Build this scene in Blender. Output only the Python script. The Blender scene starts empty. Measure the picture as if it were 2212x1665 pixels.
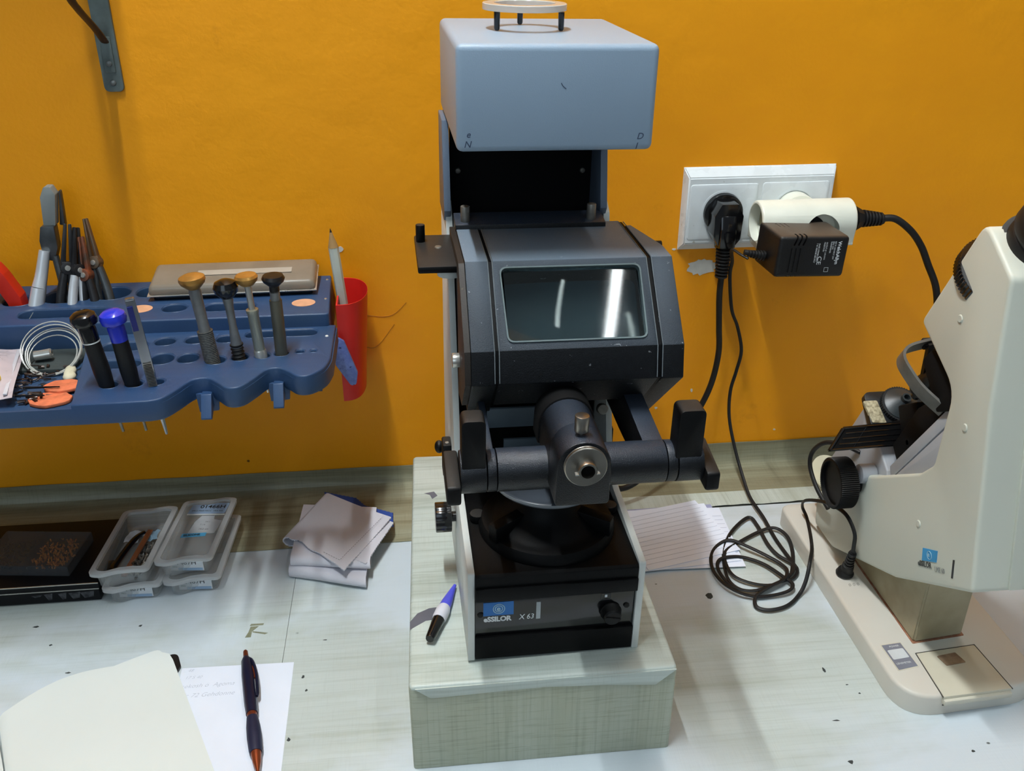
import bpy, bmesh, math, random
from mathutils import Vector, Matrix, Euler
random.seed(7)
S = bpy.context.scene
COL = S.collection
PI = math.pi

# ------------------------------------------------------------------ camera
def make_camera():
    pitch, yaw, roll = map(math.radians, (27.0, 6.2, 0.1))
    F = Vector((math.sin(yaw)*math.cos(pitch), math.cos(yaw)*math.cos(pitch), -math.sin(pitch)))
    R = Vector((math.cos(yaw), -math.sin(yaw), 0)); U = R.cross(F)
    c, s = math.cos(roll), math.sin(roll)
    X = c*R + s*U; Y = -s*R + c*U; Z = -F
    m = Matrix((X, Y, Z)).transposed().to_4x4()
    m.translation = Vector((0, -0.865, 0.555))
    cam = bpy.data.cameras.new('camera'); cam.sensor_width = 36; cam.lens = 36*2000/2212
    cam.clip_start = 0.02
    o = bpy.data.objects.new('camera', cam); COL.objects.link(o); o.matrix_world = m
    S.camera = o
make_camera()

# ------------------------------------------------------------------ light and exposure
w = bpy.data.worlds.new('world'); S.world = w; w.use_nodes = True
bg = w.node_tree.nodes['Background']; bg.inputs[0].default_value = (0.80, 0.92, 1.0, 1); bg.inputs[1].default_value = 0.16
S.view_settings.view_transform = 'Standard'; S.view_settings.look = 'None'
S.view_settings.exposure = 0.0; S.view_settings.gamma = 1; S.view_settings.use_curve_mapping = False

def area(name, loc, target, sx, sy, power, col):
    l = bpy.data.lights.new(name, 'AREA'); l.shape = 'RECTANGLE'; l.size = sx; l.size_y = sy
    l.energy = power; l.color = col
    o = bpy.data.objects.new(name, l); COL.objects.link(o); o.location = loc
    o.rotation_euler = (Vector(target)-Vector(loc)).to_track_quat('-Z', 'Y').to_euler()
    return o
LAMPS = [(-0.20, -0.44, 1.80, 0.66, 440, 0.014), (0.78, -1.20, 2.15, 1.3, 34, 0.028)]      # ceiling tubes: x, y centre, z, length, strength, radius; both run front to back
area('front_fill_light', (-0.9, -2.6, 1.3), (0.05, 0, 0.2), 1.6, 1.2, 10, (0.70, 0.86, 1.0))  # added soft fill, stands in for light from the unseen room in front

# ------------------------------------------------------------------ helpers
def lin(c):
    def f(v):
        v /= 255.0
        return v/12.92 if v <= 0.04045 else ((v+0.055)/1.055)**2.4
    return (f(c[0]), f(c[1]), f(c[2]), 1)

def new_mat(name):
    m = bpy.data.materials.new(name); m.use_nodes = True
    nt = m.node_tree; b = nt.nodes['Principled BSDF']
    return m, nt, b

def M(name, col, rough=0.5, metal=0.0, var=0.12, vs=30.0, bump=0.0, bs=300.0, alpha=1.0, trans=0.0, ior=1.45, coat=0.0, spec=None, col2=None, stretch=None, wear=None, dust_light=None):
    """plain procedural paint, plastic or metal: a base colour with noise variation, fine relief and uneven gloss"""
    m, nt, b = new_mat(name)
    tc = nt.nodes.new('ShaderNodeTexCoord'); mp = nt.nodes.new('ShaderNodeMapping')
    nt.links.new(tc.outputs['Object'], mp.inputs[0])
    if stretch: mp.inputs['Scale'].default_value = stretch
    n = nt.nodes.new('ShaderNodeTexNoise'); n.inputs['Scale'].default_value = vs; n.inputs['Detail'].default_value = 6
    nt.links.new(mp.outputs[0], n.inputs[0])
    r = nt.nodes.new('ShaderNodeValToRGB')
    c = lin(col); c2 = lin(col2) if col2 else tuple(min(1, v*(1-var)) for v in c[:3])+(1,)
    c1 = c if col2 else tuple(min(1, v*(1+var*0.6)) for v in c[:3])+(1,)
    r.color_ramp.elements[0].position = 0.35; r.color_ramp.elements[1].position = 0.65
    r.color_ramp.elements[0].color = c2; r.color_ramp.elements[1].color = c1
    nt.links.new(n.outputs[0], r.inputs[0])
    out = r.outputs[0]
    if wear:      # specks of dust / scratches
        v = nt.nodes.new('ShaderNodeTexNoise'); v.inputs['Scale'].default_value = wear[0]; v.inputs['Detail'].default_value = 3
        nt.links.new(mp.outputs[0], v.inputs[0])
        rr = nt.nodes.new('ShaderNodeValToRGB'); rr.color_ramp.elements[0].position = wear[1]; rr.color_ramp.elements[1].position = wear[1]+0.04
        nt.links.new(v.outputs[0], rr.inputs[0])
        mx = nt.nodes.new('ShaderNodeMixRGB'); nt.links.new(rr.outputs[0], mx.inputs[0]); nt.links.new(out, mx.inputs[1]); mx.inputs[2].default_value = lin(wear[2])
        out = mx.outputs[0]
    if dust_light:      # dusty tone plus painted top light on faces that point up: (colour, amount on a level face, amount on a 45 degree face)
        ge = nt.nodes.new('ShaderNodeNewGeometry'); sx = nt.nodes.new('ShaderNodeSeparateXYZ'); nt.links.new(ge.outputs['Normal'], sx.inputs[0])
        dr = nt.nodes.new('ShaderNodeValToRGB'); e = dr.color_ramp.elements
        e[0].position = 0.35; e[0].color = (0, 0, 0, 1); e[1].position = 0.98; e[1].color = (dust_light[1],)*3+(1,)
        k = e.new(0.68); k.color = (dust_light[2],)*3+(1,)
        nt.links.new(sx.outputs['Z'], dr.inputs[0])
        mx = nt.nodes.new('ShaderNodeMixRGB'); nt.links.new(dr.outputs[0], mx.inputs[0]); nt.links.new(out, mx.inputs[1]); mx.inputs[2].default_value = lin(dust_light[0])
        out = mx.outputs[0]
    nt.links.new(out, b.inputs['Base Color'])
    mr = nt.nodes.new('ShaderNodeMapRange'); mr.inputs[3].default_value = max(0.02, rough-0.06); mr.inputs[4].default_value = min(1, rough+0.06)
    nt.links.new(n.outputs[0], mr.inputs[0]); nt.links.new(mr.outputs[0], b.inputs['Roughness'])
    b.inputs['Metallic'].default_value = metal; b.inputs['Alpha'].default_value = alpha
    b.inputs['Transmission Weight'].default_value = trans; b.inputs['IOR'].default_value = ior
    b.inputs['Coat Weight'].default_value = coat
    if spec is not None: b.inputs['Specular IOR Level'].default_value = spec
    if bump:
        bn = nt.nodes.new('ShaderNodeTexNoise'); bn.inputs['Scale'].default_value = bs; bn.inputs['Detail'].default_value = 4
        nt.links.new(mp.outputs[0], bn.inputs[0])
        bp = nt.nodes.new('ShaderNodeBump'); bp.inputs['Strength'].default_value = bump; bp.inputs['Distance'].default_value = 0.0004
        nt.links.new(bn.outputs[0], bp.inputs['Height']); nt.links.new(bp.outputs[0], b.inputs['Normal'])
    return m

def emit(name, col, strength):
    m, nt, b = new_mat(name)
    b.inputs['Base Color'].default_value = col; b.inputs['Emission Color'].default_value = col
    b.inputs['Emission Strength'].default_value = strength
    return m

def contact_paper(name, axis, light, mid, dark, worn=None, linen=0.5, fine=1.0, worn_pos=0.5, lines=0.5):
    """printed wood-look vinyl: streaks along one axis, a fine cross weave, and worn pale patches"""
    m, nt, b = new_mat(name); L = nt.links.new
    tc = nt.nodes.new('ShaderNodeTexCoord')
    def noise(sc, scale, detail=8, rough=0.6, dist=0.0):
        mp = nt.nodes.new('ShaderNodeMapping'); mp.inputs['Scale'].default_value = sc
        L(tc.outputs['Object'], mp.inputs[0])
        n = nt.nodes.new('ShaderNodeTexNoise'); n.inputs['Scale'].default_value = scale; n.inputs['Detail'].default_value = detail
        n.inputs['Roughness'].default_value = rough; n.inputs['Distortion'].default_value = dist
        L(mp.outputs[0], n.inputs[0]); return n.outputs[0]
    st = {'x': (1, 14, 14), 'y': (14, 1, 14), 'z': (14, 14, 1)}[axis]
    st2 = {'x': (1, 45, 45), 'y': (45, 1, 45), 'z': (45, 45, 1)}[axis]
    cr = {'x': (60, 3, 3), 'y': (3, 60, 3), 'z': (3, 3, 60)}[axis]
    a = noise(st, 2.6, 8, 0.62, 0.6); f2 = noise(st2, 9.0*fine, 5, 0.6, 0.3); w2 = noise(cr, 12.0, 3)
    r = nt.nodes.new('ShaderNodeValToRGB'); e = r.color_ramp.elements
    e[0].position = 0.30; e[0].color = lin(dark); e[1].position = 0.72; e[1].color = lin(light)
    k = e.new(0.5); k.color = lin(mid)
    L(a, r.inputs[0])
    def mixc(fac, blend, c1, c2, amt):
        x = nt.nodes.new('ShaderNodeMixRGB'); x.blend_type = blend
        if isinstance(fac, float): x.inputs[0].default_value = fac
        else:
            mm = nt.nodes.new('ShaderNodeMath'); mm.operation = 'MULTIPLY'; mm.inputs[1].default_value = amt; L(fac, mm.inputs[0]); L(mm.outputs[0], x.inputs[0])
        L(c1, x.inputs[1])
        if isinstance(c2, tuple): x.inputs[2].default_value = c2
        else: L(c2, x.inputs[2])
        return x.outputs[0]
    def sharp(v, p0, p1, c0=(0, 0, 0, 1), c1=(1, 1, 1, 1)):
        q = nt.nodes.new('ShaderNodeValToRGB'); q.color_ramp.elements[0].position = p0; q.color_ramp.elements[1].position = p1
        q.color_ramp.elements[0].color = c0; q.color_ramp.elements[1].color = c1
        L(v, q.inputs[0]); return q.outputs[0]
    col = mixc(sharp(f2, 0.50, 0.66), 'MULTIPLY', r.outputs[0], (0.66, 0.67, 0.63, 1), lines)
    col = mixc(sharp(w2, 0.52, 0.66), 'MULTIPLY', col, (0.70, 0.70, 0.66, 1), linen)
    if worn:
        wn = noise((1, 1.6, 1), 3.2, 5, 0.55, 0.4)
        pat = sharp(wn, worn_pos, worn_pos+0.10)
        col = mixc(pat, 'MIX', col, lin(worn), 0.88)
        # nicks
        v = nt.nodes.new('ShaderNodeTexVoronoi'); v.inputs['Scale'].default_value = 34; v.inputs['Randomness'].default_value = 1
        mp = nt.nodes.new('ShaderNodeMapping'); mp.inputs['Scale'].default_value = (1, 1.4, 1); L(tc.outputs['Object'], mp.inputs[0]); L(mp.outputs[0], v.inputs[0])
        sp = sharp(v.outputs['Distance'], 0.035, 0.06, (1, 1, 1, 1), (0, 0, 0, 1))
        ms = nt.nodes.new('ShaderNodeMath'); ms.operation = 'MULTIPLY'; L(sp, ms.inputs[0]); L(sharp(noise((1, 1, 1), 19, 2), 0.58, 0.62), ms.inputs[1])
        col = mixc(ms.outputs[0], 'MIX', col, lin((60, 66, 64)), 0.85)
    L(col, b.inputs['Base Color'])
    b.inputs['Roughness'].default_value = 0.42; b.inputs['Specular IOR Level'].default_value = 0.4
    bp = nt.nodes.new('ShaderNodeBump'); bp.inputs['Strength'].default_value = 0.35; bp.inputs['Distance'].default_value = 0.0003
    ad = nt.nodes.new('ShaderNodeMath'); ad.operation = 'ADD'; L(f2, ad.inputs[0]); L(w2, ad.inputs[1])
    L(ad.outputs[0], bp.inputs['Height']); L(bp.outputs[0], b.inputs['Normal'])
    return m

class B:
    """collects primitives into one bmesh"""
    def __init__(s): s.bm = bmesh.new()
    def _merge(s, t, mat=None):
        if mat is not None: bmesh.ops.transform(t, matrix=mat, verts=t.verts)
        me = bpy.data.meshes.new('tmp'); t.to_mesh(me); s.bm.from_mesh(me); bpy.data.meshes.remove(me); t.free(); return s
    def box(s, c, size, rot=(0, 0, 0), bev=0.0, seg=2, taper=None):
        t = bmesh.new(); bmesh.ops.create_cube(t, size=1)
        bmesh.ops.scale(t, vec=size, verts=t.verts)
        if taper:
            for v in t.verts:
                if v.co.z > 0: v.co.x *= taper[0]; v.co.y *= taper[1]
        if bev: bmesh.ops.bevel(t, geom=t.edges[:], offset=bev, segments=seg, affect='EDGES', profile=0.5, clamp_overlap=True)
        return s._merge(t, Matrix.Translation(c) @ Euler(rot).to_matrix().to_4x4())
    def prism(s, poly, ax, a, b, bev=0.0, seg=2, bevmode='all', mat=None):
        t = bmesh.new()
        def P(u, v, k): return {'x': (k, u, v), 'y': (u, k, v), 'z': (u, v, k)}[ax]
        lo = [t.verts.new(P(u, v, a)) for u, v in poly]; hi = [t.verts.new(P(u, v, b)) for u, v in poly]
        n = len(poly)
        f0 = t.faces.new(lo[::-1]); f1 = t.faces.new(hi)
        for i in range(n): t.faces.new((lo[i], lo[(i+1) % n], hi[(i+1) % n], hi[i]))
        bmesh.ops.recalc_face_normals(t, faces=t.faces)
        if bev:
            if bevmode == 'all': g = t.edges[:]
            elif bevmode == 'ends': g = list(set(f0.edges[:]+f1.edges[:]))
            elif bevmode == 'hi': g = f1.edges[:]
            else: g = f0.edges[:]
            bmesh.ops.bevel(t, geom=g, offset=bev, segments=seg, affect='EDGES', profile=0.5, clamp_overlap=True)
        return s._merge(t, mat)
    def lathe(s, prof, o=(0, 0, 0), axis=(0, 0, 1), seg=40, scale=(1, 1)):
        t = bmesh.new(); rings = []
        for r, h in prof:
            if r < 1e-6: rings.append([t.verts.new((0, 0, h))])
            else: rings.append([t.verts.new((r*scale[0]*math.cos(2*PI*i/seg), r*scale[1]*math.sin(2*PI*i/seg), h)) for i in range(seg)])
        for A, C in zip(rings, rings[1:]):
            if len(A) == 1 and len(C) == 1: continue
            for i in range(seg):
                j = (i+1) % seg
                if len(A) == 1: t.faces.new((A[0], C[j], C[i]))
                elif len(C) == 1: t.faces.new((A[i], A[j], C[0]))
                else: t.faces.new((A[i], A[j], C[j], C[i]))
        for R_ in (rings[0], rings[-1]):
            if len(R_) > 1 and prof[0] != prof[-1]:
                try: t.faces.new(R_)
                except ValueError: pass
        bmesh.ops.remove_doubles(t, verts=t.verts, dist=1e-7)
        bmesh.ops.recalc_face_normals(t, faces=t.faces)
        q = Vector((0, 0, 1)).rotation_difference(Vector(axis).normalized())
        return s._merge(t, Matrix.Translation(o) @ q.to_matrix().to_4x4())
    def cyl(s, p0, p1, r0, r1=None, seg=32, bev=0.0):
        r1 = r0 if r1 is None else r1; p0 = Vector(p0); d = Vector(p1)-p0; h = d.length
        if bev: pr = [(0, 0), (r0-bev, 0), (r0-bev*0.3, bev*0.3), (r0, bev), (r1, h-bev), (r1-bev*0.3, h-bev*0.3), (r1-bev, h), (0, h)]
        else: pr = [(0, 0), (r0, 0), (r1, h), (0, h)]
        return s.lathe(pr, p0, d, seg)
    def sphere(s, c, r, sc=(1, 1, 1), seg=20, mat=None):
        t = bmesh.new(); bmesh.ops.create_uvsphere(t, u_segments=seg, v_segments=seg//2+2, radius=r)
        bmesh.ops.scale(t, vec=sc, verts=t.verts)
        m = Matrix.Translation(c)
        if mat is not None: m = m @ mat
        return s._merge(t, m)
    def tube(s, pts, r, seg=10, sub=8, flat=None, closed=False):
        P = spline(pts, sub) if sub > 1 else [Vector(p) for p in pts]
        t = bmesh.new(); rings = []; up = Vector((0.13, 0.2, 1)).normalized()
        n = len(P)
        for i, p in enumerate(P):
            d = (P[min(i+1, n-1)]-P[max(i-1, 0)])
            if d.length < 1e-9: d = Vector((0, 0, 1))
            d.normalize(); a = up - d*up.dot(d)
            if a.length < 1e-4: a = Vector((1, 0, 0)) - d*d.x
            a.normalize(); up = a; b_ = d.cross(a)
            rr = r(i/(n-1)) if callable(r) else r
            fl = flat or (1, 1)
            rings.append([t.verts.new(p + a*math.cos(2*PI*k/seg)*rr*fl[0] + b_*math.sin(2*PI*k/seg)*rr*fl[1]) for k in range(seg)])
        for A, C in zip(rings, rings[1:]):
            for k in range(seg): t.faces.new((A[k], A[(k+1) % seg], C[(k+1) % seg], C[k]))
        t.faces.new(rings[0][::-1]); t.faces.new(rings[-1])
        bmesh.ops.recalc_face_normals(t, faces=t.faces)
        return s._merge(t)
    def sheet(s, grid, thick):
        """closed thin sheet from a grid of points (rows of equal length)"""
        t = bmesh.new(); nr, nc = len(grid), len(grid[0])
        def nrm(i, j):
            a = Vector(grid[min(i+1, nr-1)][j])-Vector(grid[max(i-1, 0)][j]); b_ = Vector(grid[i][min(j+1, nc-1)])-Vector(grid[i][max(j-1, 0)][j if False else 0]) if False else Vector(grid[i][min(j+1, nc-1)])-Vector(grid[i][max(j-1, 0)])
            c = a.cross(b_); return c.normalized() if c.length > 1e-12 else Vector((0, 0, 1))
        top = [[None]*nc for _ in range(nr)]; bot = [[None]*nc for _ in range(nr)]
        for i in range(nr):
            for j in range(nc):
                p = Vector(grid[i][j]); k = nrm(i, j)*thick*0.5
                top[i][j] = t.verts.new(p+k); bot[i][j] = t.verts.new(p-k)
        for i in range(nr-1):
            for j in range(nc-1):
                t.faces.new((top[i][j], top[i+1][j], top[i+1][j+1], top[i][j+1]))
                t.faces.new((bot[i][j], bot[i][j+1], bot[i+1][j+1], bot[i+1][j]))
        for i in range(nr-1):
            for j in (0, nc-1): t.faces.new((top[i][j], top[i+1][j], bot[i+1][j], bot[i][j]))
        for j in range(nc-1):
            for i in (0, nr-1): t.faces.new((top[i][j], top[i][j+1], bot[i][j+1], bot[i][j]))
        bmesh.ops.recalc_face_normals(t, faces=t.faces)
        return s._merge(t)
    def xf(s, mat): bmesh.ops.transform(s.bm, matrix=mat, verts=s.bm.verts); return s

def spline(pts, sub):
    P = [Vector(p) for p in pts]; out = []
    for i in range(len(P)-1):
        p0 = P[max(i-1, 0)]; p1 = P[i]; p2 = P[i+1]; p3 = P[min(i+2, len(P)-1)]
        for k in range(sub):
            t = k/sub
            out.append(0.5*((2*p1)+(p2-p0)*t+(2*p0-5*p1+4*p2-p3)*t*t+(3*p1-p0-3*p2+p3)*t**3))
    out.append(P[-1]); return out

def rpoly(pts, r, n=5):
    """polygon with rounded corners; r is one radius or a list"""
    out = []; N = len(pts)
    for i, p in enumerate(pts):
        rr = r[i] if isinstance(r, (list, tuple)) else r
        p = Vector(p); a = Vector(pts[i-1])-p; b_ = Vector(pts[(i+1) % N])-p
        if rr <= 0: out.append((p.x, p.y)); continue
        la, lb = a.length, b_.length; a.normalize(); b_.normalize()
        ang = a.angle(b_); d = min(rr/math.tan(ang/2), la*0.48, lb*0.48)
        A = p+a*d; Bq = p+b_*d
        for k in range(n+1):
            t = k/n; q = A*(1-t)**2 + p*2*t*(1-t) + Bq*t*t
            out.append((q.x, q.y))
    return out

def finish(me, ang=35):
    bm = bmesh.new(); bm.from_mesh(me)
    for f in bm.faces: f.smooth = True
    for e in bm.edges:
        if len(e.link_faces) == 2 and e.calc_face_angle(0) > math.radians(ang): e.smooth = False
    bm.to_mesh(me); bm.free()

def obj(name, b, mat, parent=None, label=None, ang=35):
    me = bpy.data.meshes.new(name); b.bm.to_mesh(me); b.bm.free(); finish(me, ang)
    me.materials.append(mat)
    o = bpy.data.objects.new(name, me); COL.objects.link(o)
    if parent: o.parent = parent
    if label: o['label'] = label
    return o

def thing(name, label, cat, loc=(0, 0, 0), rot=None, group=None):
    o = bpy.data.objects.new(name, None); COL.objects.link(o); o.location = loc; o.empty_display_size = 0.02
    if rot is not None: o.rotation_euler = rot
    o['label'] = label; o['category'] = cat
    if group: o['group'] = group
    return o

def tag(o, label, cat, group=None):
    o['label'] = label; o['category'] = cat
    if group: o['group'] = group
    return o

def settle(o, loc, rot=None):
    """move a one-mesh thing's origin to its base"""
    me = o.data; m = Matrix.Translation(loc)
    me.transform(m.inverted()); o.location = loc; return o

def cut(o, b, tmp='cutter'):
    """cut the collected shapes out of a part"""
    me = bpy.data.meshes.new(tmp); b.bm.to_mesh(me); b.bm.free()
    c = bpy.data.objects.new(tmp, me); COL.objects.link(c)
    if o.parent: c.parent = o.parent
    md = o.modifiers.new('cut', 'BOOLEAN'); md.object = c; md.operation = 'DIFFERENCE'; md.solver = 'EXACT'
    bpy.context.view_layer.update()
    dg = bpy.context.evaluated_depsgraph_get()
    nm = bpy.data.meshes.new_from_object(o.evaluated_get(dg)); o.modifiers.clear()
    mats = list(o.data.materials); o.data = nm
    nm.materials.clear()
    for q in mats: nm.materials.append(q)
    for p in nm.polygons: p.material_index = 0
    bpy.data.objects.remove(c); finish(nm)
    return o

def text(name, body, size, mat, parent, loc, rot, shear=0.0, ext=0.00008, align='LEFT', bold=0.0, xs=1.0, label=None):
    """flat lettering as a thin mesh; rot is an euler or a 3x3 matrix"""
    cu = bpy.data.curves.new('t', 'FONT'); cu.body = body; cu.size = size; cu.shear = shear; cu.extrude = ext; cu.align_x = align; cu.offset = bold
    cu.resolution_u = 3
    t = bpy.data.objects.new('t', cu); COL.objects.link(t); bpy.context.view_layer.update()
    me = bpy.data.meshes.new_from_object(t.evaluated_get(bpy.context.evaluated_depsgraph_get()))
    bpy.data.objects.remove(t); me.name = name
    if xs != 1.0: me.transform(Matrix.Diagonal((xs, 1, 1, 1)))
    m = (rot if isinstance(rot, Matrix) else Euler(rot).to_matrix()).to_4x4(); m.translation = Vector(loc)
    me.transform(m); me.materials.clear(); me.materials.append(mat)
    o = bpy.data.objects.new(name, me); COL.objects.link(o); o.parent = parent
    if label: o['label'] = label
    return o

def holed_plate(outer, holes, z0, z1, bev):
    cu = bpy.data.curves.new('t', 'CURVE'); cu.dimensions = '2D'; cu.fill_mode = 'BOTH'
    cu.extrude = (z1-z0)/2-bev; cu.bevel_depth = bev; cu.bevel_resolution = 2; cu.offset = -bev
    for poly in [outer]+holes:
        sp = cu.splines.new('POLY'); sp.points.add(len(poly)-1); sp.use_cyclic_u = True
        for p, q in zip(sp.points, poly): p.co = (q[0], q[1], 0, 1)
    t = bpy.data.objects.new('t', cu); COL.objects.link(t); bpy.context.view_layer.update()
    me = bpy.data.meshes.new_from_object(t.evaluated_get(bpy.context.evaluated_depsgraph_get()))
    bpy.data.objects.remove(t); me.transform(Matrix.Translation((0, 0, (z0+z1)/2)))
    b = B(); b.bm.from_mesh(me); bpy.data.meshes.remove(me); bmesh.ops.remove_doubles(b.bm, verts=b.bm.verts, dist=1e-6); return b

def frame(xd, yd):
    """3x3 matrix whose x and y columns follow the given directions"""
    x = Vector(xd).normalized(); y = Vector(yd); y = (y - x*x.dot(y)).normalized(); z = x.cross(y)
    return Matrix((x, y, z)).transposed()

# ------------------------------------------------------------------ shared materials
m_black = M('black_plastic', (8, 8, 9), 0.45, bump=0.2, bs=900, spec=0.25, dust_light=((70, 68, 66), 0.4, 0.06))
m_blackgloss = M('black_gloss_plastic', (14, 14, 16), 0.18, coat=0.3)
m_rubber = M('black_rubber', (16, 16, 17), 0.55)
m_texblack = M('textured_charcoal_paint', (13, 16, 20), 0.5, spec=0.3, dust_light=((140, 158, 176), 0.6, 0.13), bump=0.9, bs=1400, var=0.2, vs=300, wear=(260, 0.70, (120, 124, 128)))  # dusty tone also paints light on the housing's top and slope
m_tubeblack = M('textured_black_enamel', (10, 12, 16), 0.32, dust_light=((80, 92, 110), 0.35, 0.14), bump=0.8, bs=1500, var=0.15, vs=200)  # upward tone paints the tube's top highlight band into the colour
m_chrome = M('nickel_metal', (200, 199, 192), 0.25, metal=0.7, var=0.1)
m_darkmetal = M('tarnished_metal', (136, 132, 124), 0.38, metal=0.6, var=0.25, vs=120)
m_brass = M('brass', (190, 142, 72), 0.34, metal=0.6, var=0.2, vs=90)
m_white = M('white_plastic', (226, 229, 226), 0.35, var=0.05)
m_ink = M('black_print', (22, 22, 24), 0.6)
m_whiteink = M('white_print', (222, 226, 228), 0.6)
m_blueink = M('blue_print', (38, 110, 182), 0.5)
# ------------------------------------------------------------------ setting
def wall_material():
    m, nt, b = new_mat('orange_wall_paint'); L = nt.links.new
    tc = nt.nodes.new('ShaderNodeTexCoord')
    n = nt.nodes.new('ShaderNodeTexNoise'); n.inputs['Scale'].default_value = 5; n.inputs['Detail'].default_value = 9; L(tc.outputs['Object'], n.inputs[0])
    r = nt.nodes.new('ShaderNodeValToRGB'); r.color_ramp.elements[0].position = 0.25; r.color_ramp.elements[1].position = 0.75
    r.color_ramp.elements[0].color = lin((244, 157, 9)); r.color_ramp.elements[1].color = lin((250, 165, 11)); L(n.outputs[0], r.inputs[0])
    # faint grime smudges
    g = nt.nodes.new('ShaderNodeTexNoise'); g.inputs['Scale'].default_value = 9; g.inputs['Detail'].default_value = 6; g.inputs['Roughness'].default_value = 0.7; L(tc.outputs['Object'], g.inputs[0])
    gr = nt.nodes.new('ShaderNodeValToRGB'); gr.color_ramp.elements[0].position = 0.64; gr.color_ramp.elements[1].position = 0.8; L(g.outputs[0], gr.inputs[0])
    x = nt.nodes.new('ShaderNodeMixRGB'); x.blend_type = 'MULTIPLY'; x.inputs[2].default_value = (0.72, 0.68, 0.66, 1); L(gr.outputs[0], x.inputs[0]); L(r.outputs[0], x.inputs[1])
    # small dark specks
    v = nt.nodes.new('ShaderNodeTexVoronoi'); v.inputs['Scale'].default_value = 26; L(tc.outputs['Object'], v.inputs[0])
    vr = nt.nodes.new('ShaderNodeValToRGB'); vr.color_ramp.elements[0].position = 0.03; vr.color_ramp.elements[1].position = 0.05
    vr.color_ramp.elements[0].color = (1, 1, 1, 1); vr.color_ramp.elements[1].color = (0, 0, 0, 1); L(v.outputs['Distance'], vr.inputs[0])
    q = nt.nodes.new('ShaderNodeTexNoise'); q.inputs['Scale'].default_value = 14; L(tc.outputs['Object'], q.inputs[0])
    qr = nt.nodes.new('ShaderNodeValToRGB'); qr.color_ramp.elements[0].position = 0.6; qr.color_ramp.elements[1].position = 0.66; L(q.outputs[0], qr.inputs[0])
    mm = nt.nodes.new('ShaderNodeMath'); mm.operation = 'MULTIPLY'; L(vr.outputs[0], mm.inputs[0]); L(qr.outputs[0], mm.inputs[1])
    y = nt.nodes.new('ShaderNodeMixRGB'); y.inputs[2].default_value = lin((120, 74, 14)); L(mm.outputs[0], y.inputs[0]); L(x.outputs[0], y.inputs[1])
    L(y.outputs[0], b.inputs['Base Color'])
    b.inputs['Roughness'].default_value = 0.5; b.inputs['Specular IOR Level'].default_value = 0.35
    bn = nt.nodes.new('ShaderNodeTexNoise'); bn.inputs['Scale'].default_value = 260; bn.inputs['Detail'].default_value = 5; L(tc.outputs['Object'], bn.inputs[0])
    bn2 = nt.nodes.new('ShaderNodeTexNoise'); bn2.inputs['Scale'].default_value = 18; bn2.inputs['Detail'].default_value = 3; L(tc.outputs['Object'], bn2.inputs[0])
    ad = nt.nodes.new('ShaderNodeMath'); ad.operation = 'MULTIPLY_ADD'; ad.inputs[1].default_value = 8; L(bn2.outputs[0], ad.inputs[0]); L(bn.outputs[0], ad.inputs[2])
    bp = nt.nodes.new('ShaderNodeBump'); bp.inputs['Strength'].default_value = 0.35; bp.inputs['Distance'].default_value = 0.0006
    L(ad.outputs[0], bp.inputs['Height']); L(bp.outputs[0], b.inputs['Normal'])
    return m
m_wall = wall_material()
m_plaster = M('bare_plaster', (214, 212, 204), 0.8, var=0.1, vs=90, bump=0.4)
wall = obj('wall_back', B().box((0, 0.05, 0.6), (3.6, 0.1, 4.0)), m_wall); wall['kind'] = 'structure'
def chip(cx, cz, rx, rz, n=18, jag=0.25):
    pts = []
    for i in range(n):
        a = 2*PI*i/n; k = 1+random.uniform(-jag, jag)
        pts.append((cx+rx*k*math.cos(a), cz+rz*k*math.sin(a)))
    return obj('paint_chip', B().prism(pts, 'y', -0.0004, 0.0002), m_plaster, wall)
chip(0.2875, 0.2365, 0.0150, 0.0085, 30, 0.16)
chip(-0.0725, 0.2675, 0.0032, 0.0030, 9)
chip(0.2895, 0.0955, 0.0012, 0.0022, 8)
chip(0.2515, 0.0760, 0.0016, 0.0014, 8)
chip(0.3895, 0.0410, 0.0014, 0.0010, 8)
chip(0.2570, 0.2560, 0.0020, 0.0010, 8)
# thin scratches
m_scratch = M('scratch_in_paint', (176, 104, 10), 0.7)
for pts in ([(-0.062, -0.0001, 0.200), (-0.030, -0.0001, 0.196), (-0.012, -0.0001, 0.210)], [(-0.060, -0.0001, 0.166), (-0.045, -0.0001, 0.163), (-0.025, -0.0001, 0.187)]):
    obj('scratch', B().tube(pts, 0.0003, 5, 6), m_scratch, wall)

# fluorescent tubes on the ceiling, above the frame
m_steelhood = M('white_enamel_hood', (228, 230, 228), 0.5)
for i, (x, y, z, ln, st, rad) in enumerate(LAMPS):
    lt_ = thing('tube_lamp', ('white fluorescent tube lamp above the blocker, running front to back', 'second fluorescent tube lamp, further right above the lensmeter')[i], 'lamp', (x, y, z))
    obj('hood', B().box((0, 0, 0.045), (0.07, ln+0.08, 0.03), bev=0.004), m_steelhood, lt_)
    obj('tube', B().cyl((0, -ln/2, 0), (0, ln/2, 0), rad, seg=16), emit('lit_tube', (0.92, 0.98, 1.0, 1), st), lt_)
    for s in (-1, 1): obj('tube_holder', B().box((0, s*(ln/2+0.01), 0.012), (0.03, 0.02, 0.05)), m_steelhood, lt_)

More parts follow.
